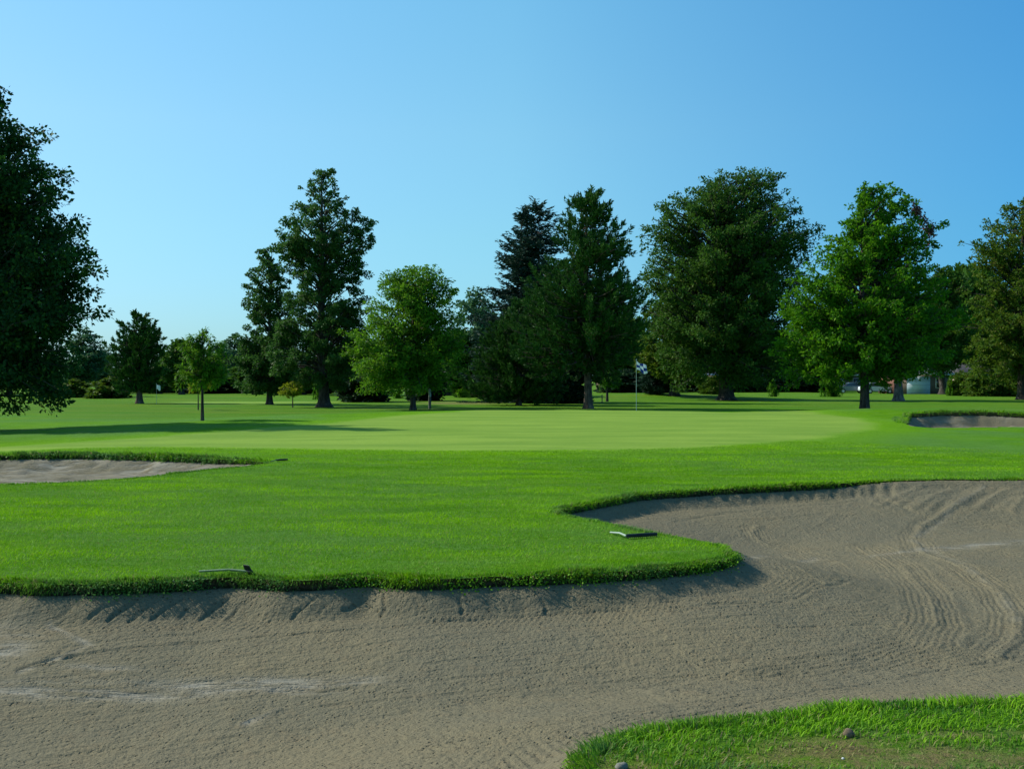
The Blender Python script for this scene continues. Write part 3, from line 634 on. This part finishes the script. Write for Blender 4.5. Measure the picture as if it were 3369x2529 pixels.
# big dark tree at the left edge
make_tree('broadleaf_tree', 'large dark broadleaf tree at the left edge with low hanging branches', -60, 928,
  [(150,-90,-20),(185,-130,12),(215,-150,38),(245,-160,28),(280,-200,92),(330,-230,128),(380,-250,150),(430,-260,140),(460,-270,160),(500,-290,192),(550,-300,200),(600,-300,206),(640,-310,222),(690,-300,205),(730,-290,180),(780,-290,186),(820,-280,176),(850,-250,150)],
  'broad', 'maple', 84000, .15, 240, .60, .32, 11, dist=33, hb=800, fill=.4, deep=.55, limb=.7, grow=.88,
  reach=[(10,190),(35,220),(30,245),(94,276),(80,300),(120,340),(150,385),(140,430),(165,465),(150,480),(196,508),(190,540),(206,590),(222,640),(190,620),(205,690),(180,740),(175,842),(150,866),(45,886),(70,866),(110,862),(190,800),(120,400),(60,260)])
# open tall tree with a straight dark trunk
make_tree('tall_open_tree', 'tall open conical tree with sky gaps and a straight dark trunk', 700, 878,
  [(366,700,716),(392,676,738),(430,642,758),(470,622,775),(500,596,806),(540,604,796),(580,630,800),(615,648,770),(655,606,790),(700,596,790),(750,590,796),(800,600,790),(840,640,760)],
  'broad', 'open_', 42000, .17, 230, .50, .34, 23, hb=800, open_=.9, fill=.7, flare=1.9, limb=.5,
  reach=[(706,368),(728,392),(685,390),(655,415),(752,425),(640,445),(622,470),(600,490),(594,500),(775,480),(804,494),(790,520),(800,560),(604,540),(630,560),(640,600),(770,600),(790,650),(770,690),(610,660),(600,700),(690,370)])
make_tree('companion_tree', 'shorter open tree leaning against the left side of the tall open tree', 582, 872,
  [(535,558,580),(560,536,608),(600,530,622),(660,528,626),(700,524,630),(760,515,640),(810,510,640),(850,540,620)],
  'broad', 'open_', 24000, .18, 130, .5, .2, 29, hb=830, open_=.9, fill=.5,
  reach=[(566,537),(560,560),(600,570),(535,600),(612,600),(532,640),(620,640),(528,680),(622,690),(520,740),(512,790),(520,830),(635,760)])
# birch-like tree
make_tree('birch_tree', 'round bright green tree with drooping leaves left of the tall pines', 892, 884,
  [(574,880,920),(592,835,965),(615,812,982),(660,796,990),(700,785,994),(740,748,998),(790,752,1000),(825,760,990),(845,780,950)],
  'broad', 'birch', 42000, .15, 210, .52, .15, 31, hb=820, fill=.4,
  reach=[(840,588),(885,580),(905,574),(935,580),(965,595),(982,625),(992,660),(812,610),(800,650),(790,690),(750,738),(745,765),(760,810),(770,845),(765,780),(998,720)])
# spruce behind, pine in front
make_tree('spruce_tree', 'dark ragged spruce with drooping tips behind the bare trunked pine', 1160, 868,
  [(432,1148,1172),(470,1108,1206),(520,1085,1225),(560,1070,1240),(610,1055,1255),(680,1036,1270),(760,1020,1280),(830,1010,1280),(862,1020,1270)],
  'spruce', 'spruce', 36000, .28, 210, .6, .22, 37, 'bark', hb=862, fill=.3,
  reach=[(1180,434),(1150,440),(1120,462),(1200,455),(1105,490),(1098,510),(1075,545),(1085,530),(1070,585),(1080,565),(1056,625),(1068,605),(1048,660),(1038,700),(1028,740),(1215,470)])
make_tree('spruce_tree', 'narrow second spruce spire rising just left of the tallest spruce', 1128, 868,
  [(452,1120,1136),(520,1085,1160),(620,1060,1180),(740,1035,1200),(850,1030,1210)],
  'spruce', 'spruce', 16000, .3, 110, .55, .16, 38, 'bark', dist=76, hb=862)
make_tree('pine_tree', 'broad low green pine left of the bare trunked pine, branches to the ground', 1120, 874,
  [(650,1130,1170),(690,1080,1220),(730,1050,1235),(780,1030,1240),(830,1015,1230),(862,1020,1190)],
  'pine', 'pine', 26000, .26, 110, .55, .16, 41, 'bark_red', hb=850)
make_tree('pine_tree', 'tall pine with bare lower trunk and a long branch reaching right', 1270, 882,
  [(420,1262,1278),(440,1225,1308),(490,1208,1334),(520,1190,1350),(536,1180,1388),(560,1170,1345),(600,1150,1335),(622,1135,1392),(700,1110,1392),(760,1096,1370),(800,1120,1340),(822,1170,1310)],
  'pine', 'pine', 36000, .25, 190, .6, .24, 43, 'bark_red', hb=740, fill=.3,
  reach=[(1265,422),(1240,430),(1292,428),(1222,445),(1310,448),(1215,470),(1325,478),(1335,500),(1300,470),(1205,500),(1190,520),(1348,530),(1370,528),(1388,538),(1360,545),(1345,500),(1180,560),(1160,600),(1345,600),(1378,618),(1392,640),(1360,630),(1385,700),(1120,690),(1110,730),(1100,790),(1380,760)])
make_tree('big_round_tree', 'huge dense dark round-topped tree right of the flag', 1568, 863,
  [(372,1575,1630),(388,1530,1680),(420,1482,1695),(450,1425,1722),(500,1398,1742),(560,1400,1740),(620,1404,1728),(690,1395,1722),(760,1412,1700),(810,1430,1690),(832,1460,1640)],
  'broad', 'big', 90000, .24, 300, .9, .62, 47, hb=790, fill=.45, flare=1.7,
  reach=[(1600,374),(1580,376),(1640,380),(1682,386),(1535,395),(1510,412),(1480,425),(1700,420),(1720,445),(1722,470),(1742,505),(1745,540),(1738,580),(1735,640),(1460,440),(1425,455),(1412,480),(1400,500),(1386,520),(1395,560),(1386,590),(1400,620),(1398,690)])
make_tree('broadleaf_tree', 'tapering bright green tree with large glossy leaves right of the green', 1867, 890,
  [(402,1900,1935),(425,1878,1962),(455,1850,1985),(485,1835,2006),(520,1785,2010),(560,1762,1996),(600,1722,2030),(650,1692,2040),(700,1686,2056),(745,1678,2056),(790,1690,2040),(815,1720,1960),(832,1770,1900)],
  'broad', 'lime', 54000, .19, 250, .52, .25, 53, hb=790, fill=.45, flare=1.35, dist=54, deep=.7,
  reach=[(1925,402),(1905,408),(1950,420),(1880,418),(1975,440),(1862,440),(1850,470),(1985,470),(2012,495),(1835,485),(1815,510),(1785,520),(1795,545),(2005,540),(1765,560),(1745,580),(1725,605),(1705,630),(1692,660),(1686,700),(1676,745),(1685,780),(1700,810),(2030,580),(2045,620)])
make_tree('broadleaf_tree', 'dark tree with a pale lit trunk just behind the glossy green tree', 1940, 865,
  [(590,1930,1960),(640,1890,2010),(720,1875,2030),(780,1885,2020),(808,1900,1970)],
  'broad', 'big', 15000, .27, 60, .75, .36, 59, 'bark_sunlit', hb=770)
make_tree('broadleaf_tree', 'rounded dark tree standing before the garage', 2036, 850,
  [(575,2020,2050),(600,1990,2085),(660,1965,2100),(740,1955,2100),(775,1970,2085),(798,2010,2070)],
  'broad', 'big', 16000, .38, 60, 1.1, .42, 61, hb=790)
make_tree('oak_tree', 'open olive green tree at the right edge of the picture', 2206, 862,
  [(435,2180,2225),(465,2130,2270),(520,2100,2300),(550,2092,2310),(580,2115,2310),(620,2090,2320),(700,2092,2320),(780,2100,2310),(830,2120,2290)],
  'broad', 'oak', 34000, .25, 160, .75, .36, 67, hb=780, open_=.85)
make_tree('oak_tree', 'dark trunked tree in front of the left flank of the huge round tree', 1456, 853,
  [(600,1440,1470),(650,1405,1510),(720,1385,1520),(790,1380,1530),(822,1400,1500)],
  'broad', 'oak', 13000, .34, 55, .95, .42, 71, hb=780, flare=1.5)
# small trees
make_tree('sapling', 'slender young tree standing alone on the left fairway', 437, 907,
  [(714,430,450),(735,398,476),(765,382,488),(800,378,488),(830,395,478)],
  'droop', 'birch', 5200, .12, 46, .26, .055, 73, hb=812, flare=1.2)
make_tree('pine_tree', 'distant dark pine on the far left fairway', 301, 870,
  [(680,300,325),(700,262,338),(730,240,350),(770,236,352),(820,245,350),(845,260,340)],
  'pine', 'pine', 12000, .28, 80, .5, .22, 79, 'bark_red', hb=835)
make_tree('sapling', 'tiny yellow green tree between the left trunks', 632, 879,
  [(824,625,642),(836,606,656),(850,602,662)], 'broad', 'yellow', 1500, .13, 20, .22, .04, 83, hb=852, flare=1.1)
make_tree('sapling', 'small drooping young tree right of the bare trunked pine', 1311, 866,
  [(803,1308,1325),(815,1296,1336),(832,1294,1338)], 'droop', 'lime', 1500, .17, 24, .28, .12, 89, hb=830, flare=1.1)
make_tree('sapling', 'yellowing low sapling just behind the lone young tree', 428, 884,
  [(812,415,440),(828,405,458),(842,412,452)], 'broad', 'yellow', 900, .13, 18, .22, .04, 91, hb=848, flare=1.1)
make_tree('small_spruce', 'small spreading spruce behind the flagstick', 1412, 850,
  [(770,1408,1416),(800,1392,1432),(830,1378,1446),(846,1372,1450)], 'spruce', 'spruce', 5000, .3, 60, .5, .12, 97, hb=845)

# far trees: each its own thing, copies of four built kinds
def copy_tree(src, loc, sx, sz, rz, label, name=None, group=None, cat='tree'):
    c = src.copy(); link(c); c.location = loc; c.scale = (sx, sx, sz); c.rotation_euler = (0,0,rz); c['label'] = label
    if group: c['group'] = group
    for ch in src.children:
        d = ch.copy(); link(d); d.parent = c
    return c
kinds = {}
def far(kind, x, top, half, dist, label, rz=None):
    g = P(x, 850, dist); g.z = float(zg(g.x, g.y)); s = dist/(FPX*K); ybase = (HOR+(CAMZ-g.z)*FPX/dist)*K
    H = (ybase-top)*s; hwm = half*s
    nm = {'round':'background_tree','hazy':'background_tree','hedge':'evergreen_shrub','shrub':'shrub','conifer':'background_pine','bright':'shrub'}[kind]
    cat = 'shrub' if 'shrub' in nm else 'tree'
    if kind not in kinds:
        lo = {'round':.20,'hazy':.14,'hedge':.02,'shrub':.03,'conifer':.12,'bright':.03}[kind]
        rows = {'round':[(1,.12),(.93,.5),(.8,.8),(.6,1),(.4,.97),(.25,.75),(lo,.5)],'hazy':[(1,.15),(.9,.55),(.75,.85),(.5,1),(.3,.9),(lo,.6)],
                'hedge':[(1,.55),(.93,.85),(.7,1),(.3,1),(lo,.95)],'shrub':[(1,.2),(.85,.6),(.5,1),(lo,.85)],'conifer':[(1,.06),(.85,.35),(.6,.65),(.3,.95),(lo,1)],'bright':[(1,.2),(.8,.55),(.4,1),(lo,.8)]}[kind]
        pf = [(ybase-h*(ybase-top), x-w_*half, x+w_*half) for h, w_ in rows]
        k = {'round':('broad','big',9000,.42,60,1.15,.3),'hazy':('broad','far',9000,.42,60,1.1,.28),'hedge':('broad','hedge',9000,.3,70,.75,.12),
             'shrub':('broad','oak',3500,.26,36,.55,.06),'conifer':('pine','pine',8000,.42,70,.8,.24),'bright':('droop','lime',2600,.24,30,.5,.05)}[kind]
        o = make_tree(nm, label, x, 850, pf, k[0], k[1], k[2], k[3], k[4], k[5], k[6], seed=len(kinds)*7+201, dist=dist, hb=ybase-.3*(ybase-top) if kind in ('round','hazy') else ybase-.1*(ybase-top), cat=cat)
        kinds[kind] = (o, H, hwm); return o
    src, H0, w0 = kinds[kind]
    return copy_tree(src, g, hwm/w0, H/H0, rz if rz is not None else (x*1.37)%6.28, label, cat=cat)
for a in [
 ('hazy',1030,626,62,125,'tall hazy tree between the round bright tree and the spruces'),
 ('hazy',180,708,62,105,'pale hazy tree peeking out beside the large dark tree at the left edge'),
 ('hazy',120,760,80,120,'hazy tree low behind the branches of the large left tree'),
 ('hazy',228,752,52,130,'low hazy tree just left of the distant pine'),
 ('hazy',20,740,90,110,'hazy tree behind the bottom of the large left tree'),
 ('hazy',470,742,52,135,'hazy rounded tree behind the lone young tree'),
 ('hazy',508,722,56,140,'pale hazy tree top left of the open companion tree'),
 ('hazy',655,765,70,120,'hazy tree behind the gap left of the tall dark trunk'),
 ('hazy',352,765,44,140,'hazy tree just right of the distant pine'),
 ('round',392,738,36,120,'dark tree between the distant pine and the lone young tree'),
 ('round',556,775,60,120,'dark tree behind the foot of the companion tree'),
 ('round',770,745,80,115,'dark tree behind the tall open tree and the birch'),
 ('round',965,735,58,115,'dark tree behind the right side of the bright round tree'),
 ('round',1345,690,66,162,'dark tree between the bare trunked pine and the flag'),
 ('round',1500,720,90,162,'dark tree behind the left flank of the huge round tree'),
 ('round',1700,720,80,158,'dark tree between the huge round tree and the glossy tree'),
 ('round',1800,730,80,178,'dark tree behind the left half of the glossy tree'),
 ('round',1905,730,80,172,'dark tree behind the right half of the glossy tree'),
 ('round',2120,600,60,145,'broad dark green tree left of the olive tree at the right edge'),
 ('round',2215,700,90,160,'dark tree behind the trunk of the olive tree'),
 ('round',2320,640,110,110,'dark tree beyond the right edge of the picture'),
 ('round',-120,700,120,115,'dark tree beyond the left edge of the picture'),
 ('conifer',345,790,30,128,'small dark conifer right of the distant pine trunk'),
 ('conifer',1010,740,60,100,'dark conifer between the bright round tree and the low pine'),
 ('conifer',1085,720,80,95,'dark conifer behind the low pine'),
 ('round',2085,585,58,150,'dark green tree filling the gap between the garage tree and the olive tree'),
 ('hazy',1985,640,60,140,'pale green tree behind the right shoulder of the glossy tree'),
 ('hedge',1350,800,20,150,'dark evergreen shrub right of the small brick house'),
 ('shrub',2072,806,24,112,'olive shrub between the garage and the bushy shrubs at right'),
 ('hedge',785,798,58,80,'dark clipped evergreen shrub between the tall trunk and the birch'),
 ('hedge',916,796,46,84,'dark boxy evergreen shrub behind the birch trunk'),
 ('hedge',1212,772,58,74,'very dark evergreen shrub left of the bare pine trunk'),
 ('hedge',1375,805,70,140,'dark evergreen shrub behind the flagstick'),
 ('hedge',1500,812,44,146,'dark evergreen shrub left of the huge tree trunk'),
 ('hedge',1625,806,60,140,'dark evergreen shrub right of the huge tree trunk'),
 ('hedge',1745,808,66,142,'dark evergreen shrub left of the glossy tree trunk'),
 ('hedge',1905,808,30,158,'dark evergreen shrub between the two right trunks'),
 ('hedge',660,815,60,130,'dark evergreen shrub left of the tall dark trunk'),
 ('hedge',480,822,70,135,'dark evergreen shrub behind the lone young tree trunk'),
 ('hedge',360,826,60,138,'dark evergreen shrub behind the distant pine trunk'),
 ('shrub',235,818,48,95,'low wide olive shrub left of the distant pine trunk'),
 ('shrub',160,822,44,100,'low olive shrub under the edge of the large left tree'),
 ('shrub',2110,796,34,105,'bushy olive shrub right of the garage'),
 ('shrub',2165,800,34,106,'bushy olive shrub near the right edge'),
 ('shrub',2215,795,34,104,'bushy olive shrub at the right edge'),
 ('shrub',1540,815,30,120,'olive shrub touching the left of the huge trunk'),
 ('bright',1793,803,27,104,'bright leafy shrub left of the glossy tree trunk'),
 ('bright',1668,820,12,104,'small bright upright shrub between the huge tree and the glossy tree'),
 ('bright',688,812,16,90,'bright leafy shrub beside the tall dark trunk'),
 ('bright',1020,812,34,98,'bright shrub left of the low pine'),
 ('bright',2052,812,12,112,'small bright shrub against the trunk before the garage'),
 ('bright',860,838,14,96,'small bright bush between the two dark evergreen shrubs'),
]: far(*a)

# withered twig tips on the glossy tree: part of that tree
def withered():
    t = [o for o in bpy.data.objects if o.get('label','').startswith('tapering bright green tree')][0]
    s = t.location.y/(FPX*K); r = np.random.default_rng(5); C_ = []
    for (x, y, n, rd) in ((1982,455,260,.32),(2012,500,330,.36),(1996,478,120,.3),(2006,530,120,.3)):
        c = np.array([(x-1867)*s, .3, (890-y)*s]); C_.append(c+r.normal(size=(n,3))*rd*.5*np.array([.8,1,1.3]))
    C_ = np.concatenate(C_); n = len(C_); V, F = leaves(C_, rdir(n,r), rdir(n,r), r.uniform(.1,.22,n), r.uniform(.06,.12,n))
    ob = npmesh('withered_leaves', V, [F], LR, t, attrs=dict(tint=np.repeat(r.random(n),4), warm=np.repeat((r.random(n) < .2)*.8,4))); ob['label'] = 'reddish withered leaves at the upper right of the crown'
withered()

# ------------------------------------------------------------------ flag, posts, rakes, stones
def flagstick(px, by, topy, label, fm, fw, fh, rad=.018, cat='golf flag'):
    g = P(px, by); s = g.y/(FPX*K); H = (by-topy)*s
    root = empty('golf_flag', g, label, cat)
    MB().tube([(0,0,-.1),(0,0,H*.5),(.0,0,H)], [rad,rad*.9,rad*.8], 8).build('flagpole', M['pole'], root, True)
    MB().tube([(0,0,H),(0,0,H+.03),(0,0,H+.045)], [rad*1.3,rad*1.6,rad*.5], 8).build('pole_cap', M['pole'], root, True)
    nu, nv = 18, 14; u, v = np.meshgrid(np.linspace(0,1,nu), np.linspace(0,1,nv))
    X = u*fw*(.80+.1*v); Y = .05*np.sin(u*9+v*1.5)*u; Z = H-.02-v*fh-u*fw*.42*(1+.3*np.sin(u*4)); Z -= .03*np.sin(u*7+v*3)
    V = np.c_[X.ravel()+rad, Y.ravel(), Z.ravel()]; i = np.arange(nu*nv).reshape(nv,nu)
    F = np.stack([i[:-1,:-1],i[:-1,1:],i[1:,1:],i[1:,:-1]],-1).reshape(-1,4)
    ob = npmesh('flag', V, [F], fm, root, attrs=dict(fu=u.ravel(), fv=v.ravel()), smooth=True)
    md = ob.modifiers.new('thickness','SOLIDIFY'); md.thickness = .004
M['pole'] = plain('pale_pole', (.22,.32,.28), .4, .1)
m = N('checker_flag'); fu, fv = m.attr('fu'), m.attr('fv')
a = m.math('FLOOR', m.math('MULTIPLY', fu, 2.999)); b = m.math('FLOOR', m.math('MULTIPLY', fv, 2.999)); ck = m.math('MODULO', m.math('ADD', a, b), 2.)
tr = m.new('BsdfTranslucent'); cc = m.mix(ck, (.85,.87,.9), (.02,.06,.30)); m.put(tr.inputs[0], cc); mx = m.new('MixShader'); mx.inputs[0].default_value = .3
m.t.links.new(m.bsdf(cc, .7), mx.inputs[1]); m.t.links.new(tr.outputs[0], mx.inputs[2]); M['flag'] = m.done(mx.outputs[0])
M['white'] = plain('white_paint', (.75,.76,.76), .5, .06)
flagstick(1374, 886, 777, 'blue and white checkered golf flag on a thin pale pole on the green', M['flag'], .50, .36, .012)
flagstick(338, 872, 828, 'small white golf flag on the distant green at far left', M['white'], .32, .34, .012)
g = P(928, 882); s = g.y/(FPX*K)
root = empty('wooden_post', g, 'short weathered post standing behind the green near the birch', 'post')
M['wood'] = plain('weathered_wood', (.10,.11,.10), .8, .3); M['wood_pale'] = plain('pale_wood', (.42,.45,.42), .7, .15)
MB().tube([(0,0,-.2),(0,0,.3),(0,0,.72)], [.085,.082,.078], 12).build('post_body', M['wood'], root, True)
MB().tube([(0,0,.72),(0,0,1.1),(0,0,1.17),(0,0,1.2)], [.077,.075,.065,.02], 12).build('post_top', M['wood_pale'], root, True)
g = P(1300, 868); root = empty('marker_post', g, 'thin dark marker stake left of the small drooping tree', 'post')
MB().tube([(0,0,-.1),(0,0,.55),(0,0,.62)], [.035,.035,.02], 8).build('stake', M['wood'], root, True); MB().box((0,0,.02),(.2,.12,.05)).build('foot', M['wood'], root)

M['rake_dark'] = plain('black_plastic', (.012,.016,.014), .45, .3); M['rake_handle'] = plain('pale_handle', (.30,.38,.30), .5, .12)
def rake(label, head_a, head_b, h_end, tilt=0.):
    """bunker rake lying on grass: a head bar with teeth and a socket between two points, and a handle to a third"""
    a, b, e = head_a, head_b, h_end; mid = (a+b)/2
    root = empty('bunker_rake', (mid.x, mid.y, float(zg(mid.x,mid.y))), label, 'rake'); o = root.location
    A = np.array(a)-np.array(o); Bv = np.array(b)-np.array(o); E = np.array(e)-np.array(o); A[2] = Bv[2] = .035; 
    hb_ = MB().tube([A, (A+Bv)/2, Bv], [.018,.021,.018], 8); ax = norm(Bv-A); up = np.array([0,0,1.]); f = np.cross(ax, up)
    hb_.build('rake_head', M['rake_dark'], root, True); tm = MB(); n = 15
    for i in range(n):
        c = A+(Bv-A)*(i+.5)/n; d = f*.03+up*(.06*tilt-.03*(1-tilt)); tm.tube([c, c+d*.6, c+d], [.010,.008,.004], 5)
    tm.build('rake_teeth', M['rake_dark'], root, True); E[2] += .02; hp = A if h_is_a[0] else (A+Bv)/2
    MB().tube([hp, hp*.6+E*.4+up*.015, E], [.012,.011,.010], 8).build('rake_handle', M[hmat[0]], root, True)
h_is_a = [True]; hmat = ['rake_handle']; M['rake_green'] = plain('dull_green_handle', (.10,.17,.08), .5, .2)
rake('bunker rake with a black head and pale handle lying on the grass tongue', P(1352,1163), P(1418,1158), P(1318,1152), .1)
h_is_a = [False]; hmat[0] = 'rake_green'
rake('bunker rake lying on the grass at the tip of the left bunker', P(596,996), P(621,994), P(585,997), .3)
rake('bunker rake with upturned dark head on the lip of the grass tongue at left', P(531,1240), P(543,1242), P(430,1237), 1.)

def rock(name, label, pt, sx, sy, sz, mat, seed, cat='stone'):
    import bmesh
    bm = bmesh.new(); bmesh.ops.create_icosphere(bm, subdivisions=3, radius=1)
    rr_ = random.Random(seed); ph_ = [rr_.random()*6 for _ in range(6)]
    for v in bm.verts:
        k = 1+.12*math.sin(v.co.x*3+ph_[0])*math.cos(v.co.y*3.3+ph_[1])+.07*math.sin(v.co.z*6+ph_[2]+v.co.x*4); v.co = Vector((v.co.x*sx*k, v.co.y*sy*k, v.co.z*sz*k+sz*.55))
    me = bpy.data.meshes.new(name); bm.to_mesh(me); bm.free(); me.materials.append(mat)
    for p_ in me.polygons: p_.use_smooth = True
    o = bpy.data.objects.new(name, me); link(o); o.location = pt; tag(o, label, cat)
M['brown'] = plain('brown_clod', (.15,.11,.065), .85, .35, 60); M['stone'] = plain('grey_stone', (.15,.15,.12), .85, .25, 40); M['pebble'] = plain('white_pebble', (.6,.6,.56), .6, .1, 40)
rock('clod', 'round brown clod sitting in the long grass at the lower right', P(1832,1588), .028,.025,.024, M['brown'], 1)
rock('stone', 'pale grey stone at the grass edge at the bottom of the picture', P(1342,1658), .028,.022,.018, M['stone'], 2)
rock('pebble', 'tiny white pebble on the dry grass patch', P(1820,1637), .006,.006,.005, M['pebble'], 3)

# ------------------------------------------------------------------ houses and cars in the far right background
def wallmat(name, a, b, brick=False):
    m = N(name); tc = m.new('TexCoord').outputs['Object']
    if brick:
        bt = m.new('TexBrick'); m.put(bt.inputs['Vector'], tc); bt.inputs['Scale'].default_value = 3; m.put(bt.inputs['Color1'], a); m.put(bt.inputs['Color2'], b); m.put(bt.inputs['Mortar'], (.2,.14,.11)); c = bt.outputs[0]
    else: c = m.mix(m.rng(m.noise(3,4,vec=tc),.35,.65), a, b)
    return m.done(m.bsdf(c, .85, None, 0, .2))
M['brick'] = wallmat('brick_wall', (.15,.065,.045), (.19,.085,.055), True); M['cream'] = wallmat('cream_siding', (.45,.38,.28), (.5,.43,.33)); M['siding'] = wallmat('dark_siding', (.13,.10,.09), (.17,.13,.12))
M['roof'] = wallmat('roof_shingle', (.05,.05,.055), (.09,.09,.095)); M['roof_pale'] = wallmat('pale_roof', (.20,.23,.26), (.26,.29,.32)); M['glass'] = plain('window_glass', (.03,.04,.05), .08, .1, 2, 0, .8); M['trim'] = plain('white_trim', (.72,.74,.75), .5, .05)
M['garage'] = plain('garage_door_paint', (.62,.72,.80), .5, .05); M['tyre'] = plain('tyre', (.02,.02,.02), .8); M['car_w'] = plain('white_car_paint', (.62,.66,.68), .25, .04, 3, 0, .6); M['car_g'] = plain('grey_car_paint', (.20,.23,.26), .25, .04, 3, .3, .6)
def house(name, label, px, dist, w_, d_, h, wall, roof, garage=None, wins=(), door=None, rz=0):
    g = P(px, 848, dist); g.z = float(zg(g.x,g.y)); root = empty(name, g, label, 'house', rz=rz)
    MB().box((0,d_/2,h/2),(w_,d_,h)).build('wall', M[wall], root)
    rh = 1.7; ov = .5; V = [(-w_/2-ov,-ov,h),(w_/2+ov,-ov,h),(w_/2+ov,d_+ov,h),(-w_/2-ov,d_+ov,h),(-w_/2-ov,d_/2,h+rh),(w_/2+ov,d_/2,h+rh)]
    b = MB(); V = np.array(V)+[0,0,.004]; Vb = V-[0,0,.16]; b.add(np.vstack([V,Vb[:4]]), [[0,1,5,4],[2,3,4,5],[9,8,7,6],[0,6,7,1],[2,8,9,3]]); b.add(V, [[1,2,5],[3,0,4]]); b.build('roof', M[roof], root)
    MB().box((0,-ov-.02,h-.07),(w_+2*ov,.04,.2)).build('gutter', M['trim'], root)
    if garage:
        gx, gw, gh = garage; f = MB().box((gx,-.03,gh/2),(gw,.06,gh)).build('garage_door', M['garage'], root)
        q = MB()
        for i in range(1,4): q.box((gx,-.065,gh*i/4),(gw*.97,.012,.03))
        q.build('panel_joint', M['roof_pale'], f)
    for wx, wz, ww, wh in wins:
        f = MB().box((wx,-.025,wz),(ww+.2,.05,wh+.2)).build('window', M['trim'], root); MB().box((wx,-.055,wz),(ww,.012,wh)).build('pane', M['glass'], f)
    if door: 
        f = MB().box((door,-.03,1.03),(1.0,.06,2.06)).build('door', M['trim'], root); MB().box((door+.35,-.08,1.0),(.06,.05,.06)).build('handle', M['roof'], f)
house('house', 'house with a pale blue garage door and pale roof behind the right trunks', 1998, 128, 6.2, 8, 2.6, 'brick', 'roof_pale', (-.9,3.0,2.3), ((1.9,1.4,1.0,1.1),), None)
house('house', 'small red brick house glimpsed right of the bare trunked pine', 1322, 190, 5, 7, 2.4, 'brick', 'roof', None, ((.9,1.3,.8,1.2),), -1.2)
house('house', 'cream house glimpsed through the trees left of the huge trunk', 1530, 150, 6, 7, 2.6, 'cream', 'roof', None, ((.2,1.4,1.0,1.2),), -1.9)
house('house', 'tan house half hidden by shrubs near the right edge', 2160, 140, 10, 7, 2.6, 'cream', 'roof', None, ((-2.5,1.5,1.4,1.1),(3,1.5,1.4,1.1)), .6)
house('house', 'dark sided house behind the glossy tree trunk', 1800, 165, 18, 8, 2.7, 'siding', 'roof', None, ((-6,1.5,1.5,1.1),(-2,1.5,1.5,1.1),(4,1.5,1.5,1.1)), 1.2)
def car(label, px, dist, paint, rz):
    g = P(px, 850, dist); g.z = float(zg(g.x,g.y)); root = empty('parked_car', g, label, 'car', rz=rz)
    # side outline extruded with a narrowing cabin
    low = [(-2.15,.35),(2.15,.35),(2.2,.62),(2.1,.82),(1.2,.95),(-1.5,.98),(-2.15,.92),(-2.2,.6)]
    def prism(pts, y0, y1, y0t=None, zt=None):
        n = len(pts); f = lambda y, z: y*(1-.14*max(0,(z-.95))/.5)
        V = [(x,f(-y1,z),z) for x,z in pts]+[(x,f(y1,z),z) for x,z in pts]; b = MB(); V = np.array(V)
        c0 = V[:n].mean(0); c1 = V[n:].mean(0); b.add(V, [[i,(i+1)%n,n+(i+1)%n,n+i] for i in range(n)])
        b.add(np.vstack([V[:n],c0]), [[(i+1)%n,i,n] for i in range(n)]); b.add(np.vstack([V[n:],c1]), [[i,(i+1)%n,n] for i in range(n)]); return b
    prism(low, 0, .88).build('body', M[paint], root); prism([(1.15,.95),(.45,1.38),(-.95,1.42),(-1.75,.97)], 0, .80).build('cabin_glass', M['glass'], root)
    prism([(.42,1.385),(.35,1.43),(-.9,1.465),(-1.0,1.425)], 0, .76).build('car_roof', M[paint], root)
    for sx in (-1.35,1.35):
        for sy in (-.85,.85):
            t = MB().tube([(sx,sy-.1,.33),(sx,sy+.1,.33)], .33, 18).build('wheel', M['tyre'], root); MB().tube([(sx,sy-.11,.33),(sx,sy+.11,.33)], .19, 12).build('rim', M['trim'], t)
    for sy in (-.6,.6): MB().box((2.17,sy,.7),(.06,.3,.14)).build('headlight', M['trim'], root)
car('white parked car glimpsed right of the glossy tree trunk', 1893, 132, 'car_w', .1)
car('pale grey parked car glimpsed left of the glossy tree trunk', 1838, 134, 'car_g', 3.1)
car('white parked car glimpsed between the birch and the low pine', 978, 120, 'car_w', 1.2)

# repeats of a kind share a group
G = {'background_tree':'trees of the far treeline','background_pine':'conifers of the far treeline','evergreen_shrub':'dark evergreen shrubs behind the course','shrub':'leafy shrubs behind the course',
     'house':'houses beyond the course','parked_car':'cars parked beyond the course','bunker_rake':'bunker rakes lying on the grass','sapling':'young trees on the course','golf_flag':'golf flags','oak_tree':'olive green trees','pine_tree':'pines on the course','spruce_tree':'spruces in the centre clump'}
for o_ in bpy.data.objects:
    if o_.parent is None and o_.get('label') and o_.name.split('.')[0] in G: o_['group'] = G[o_.name.split('.')[0]]
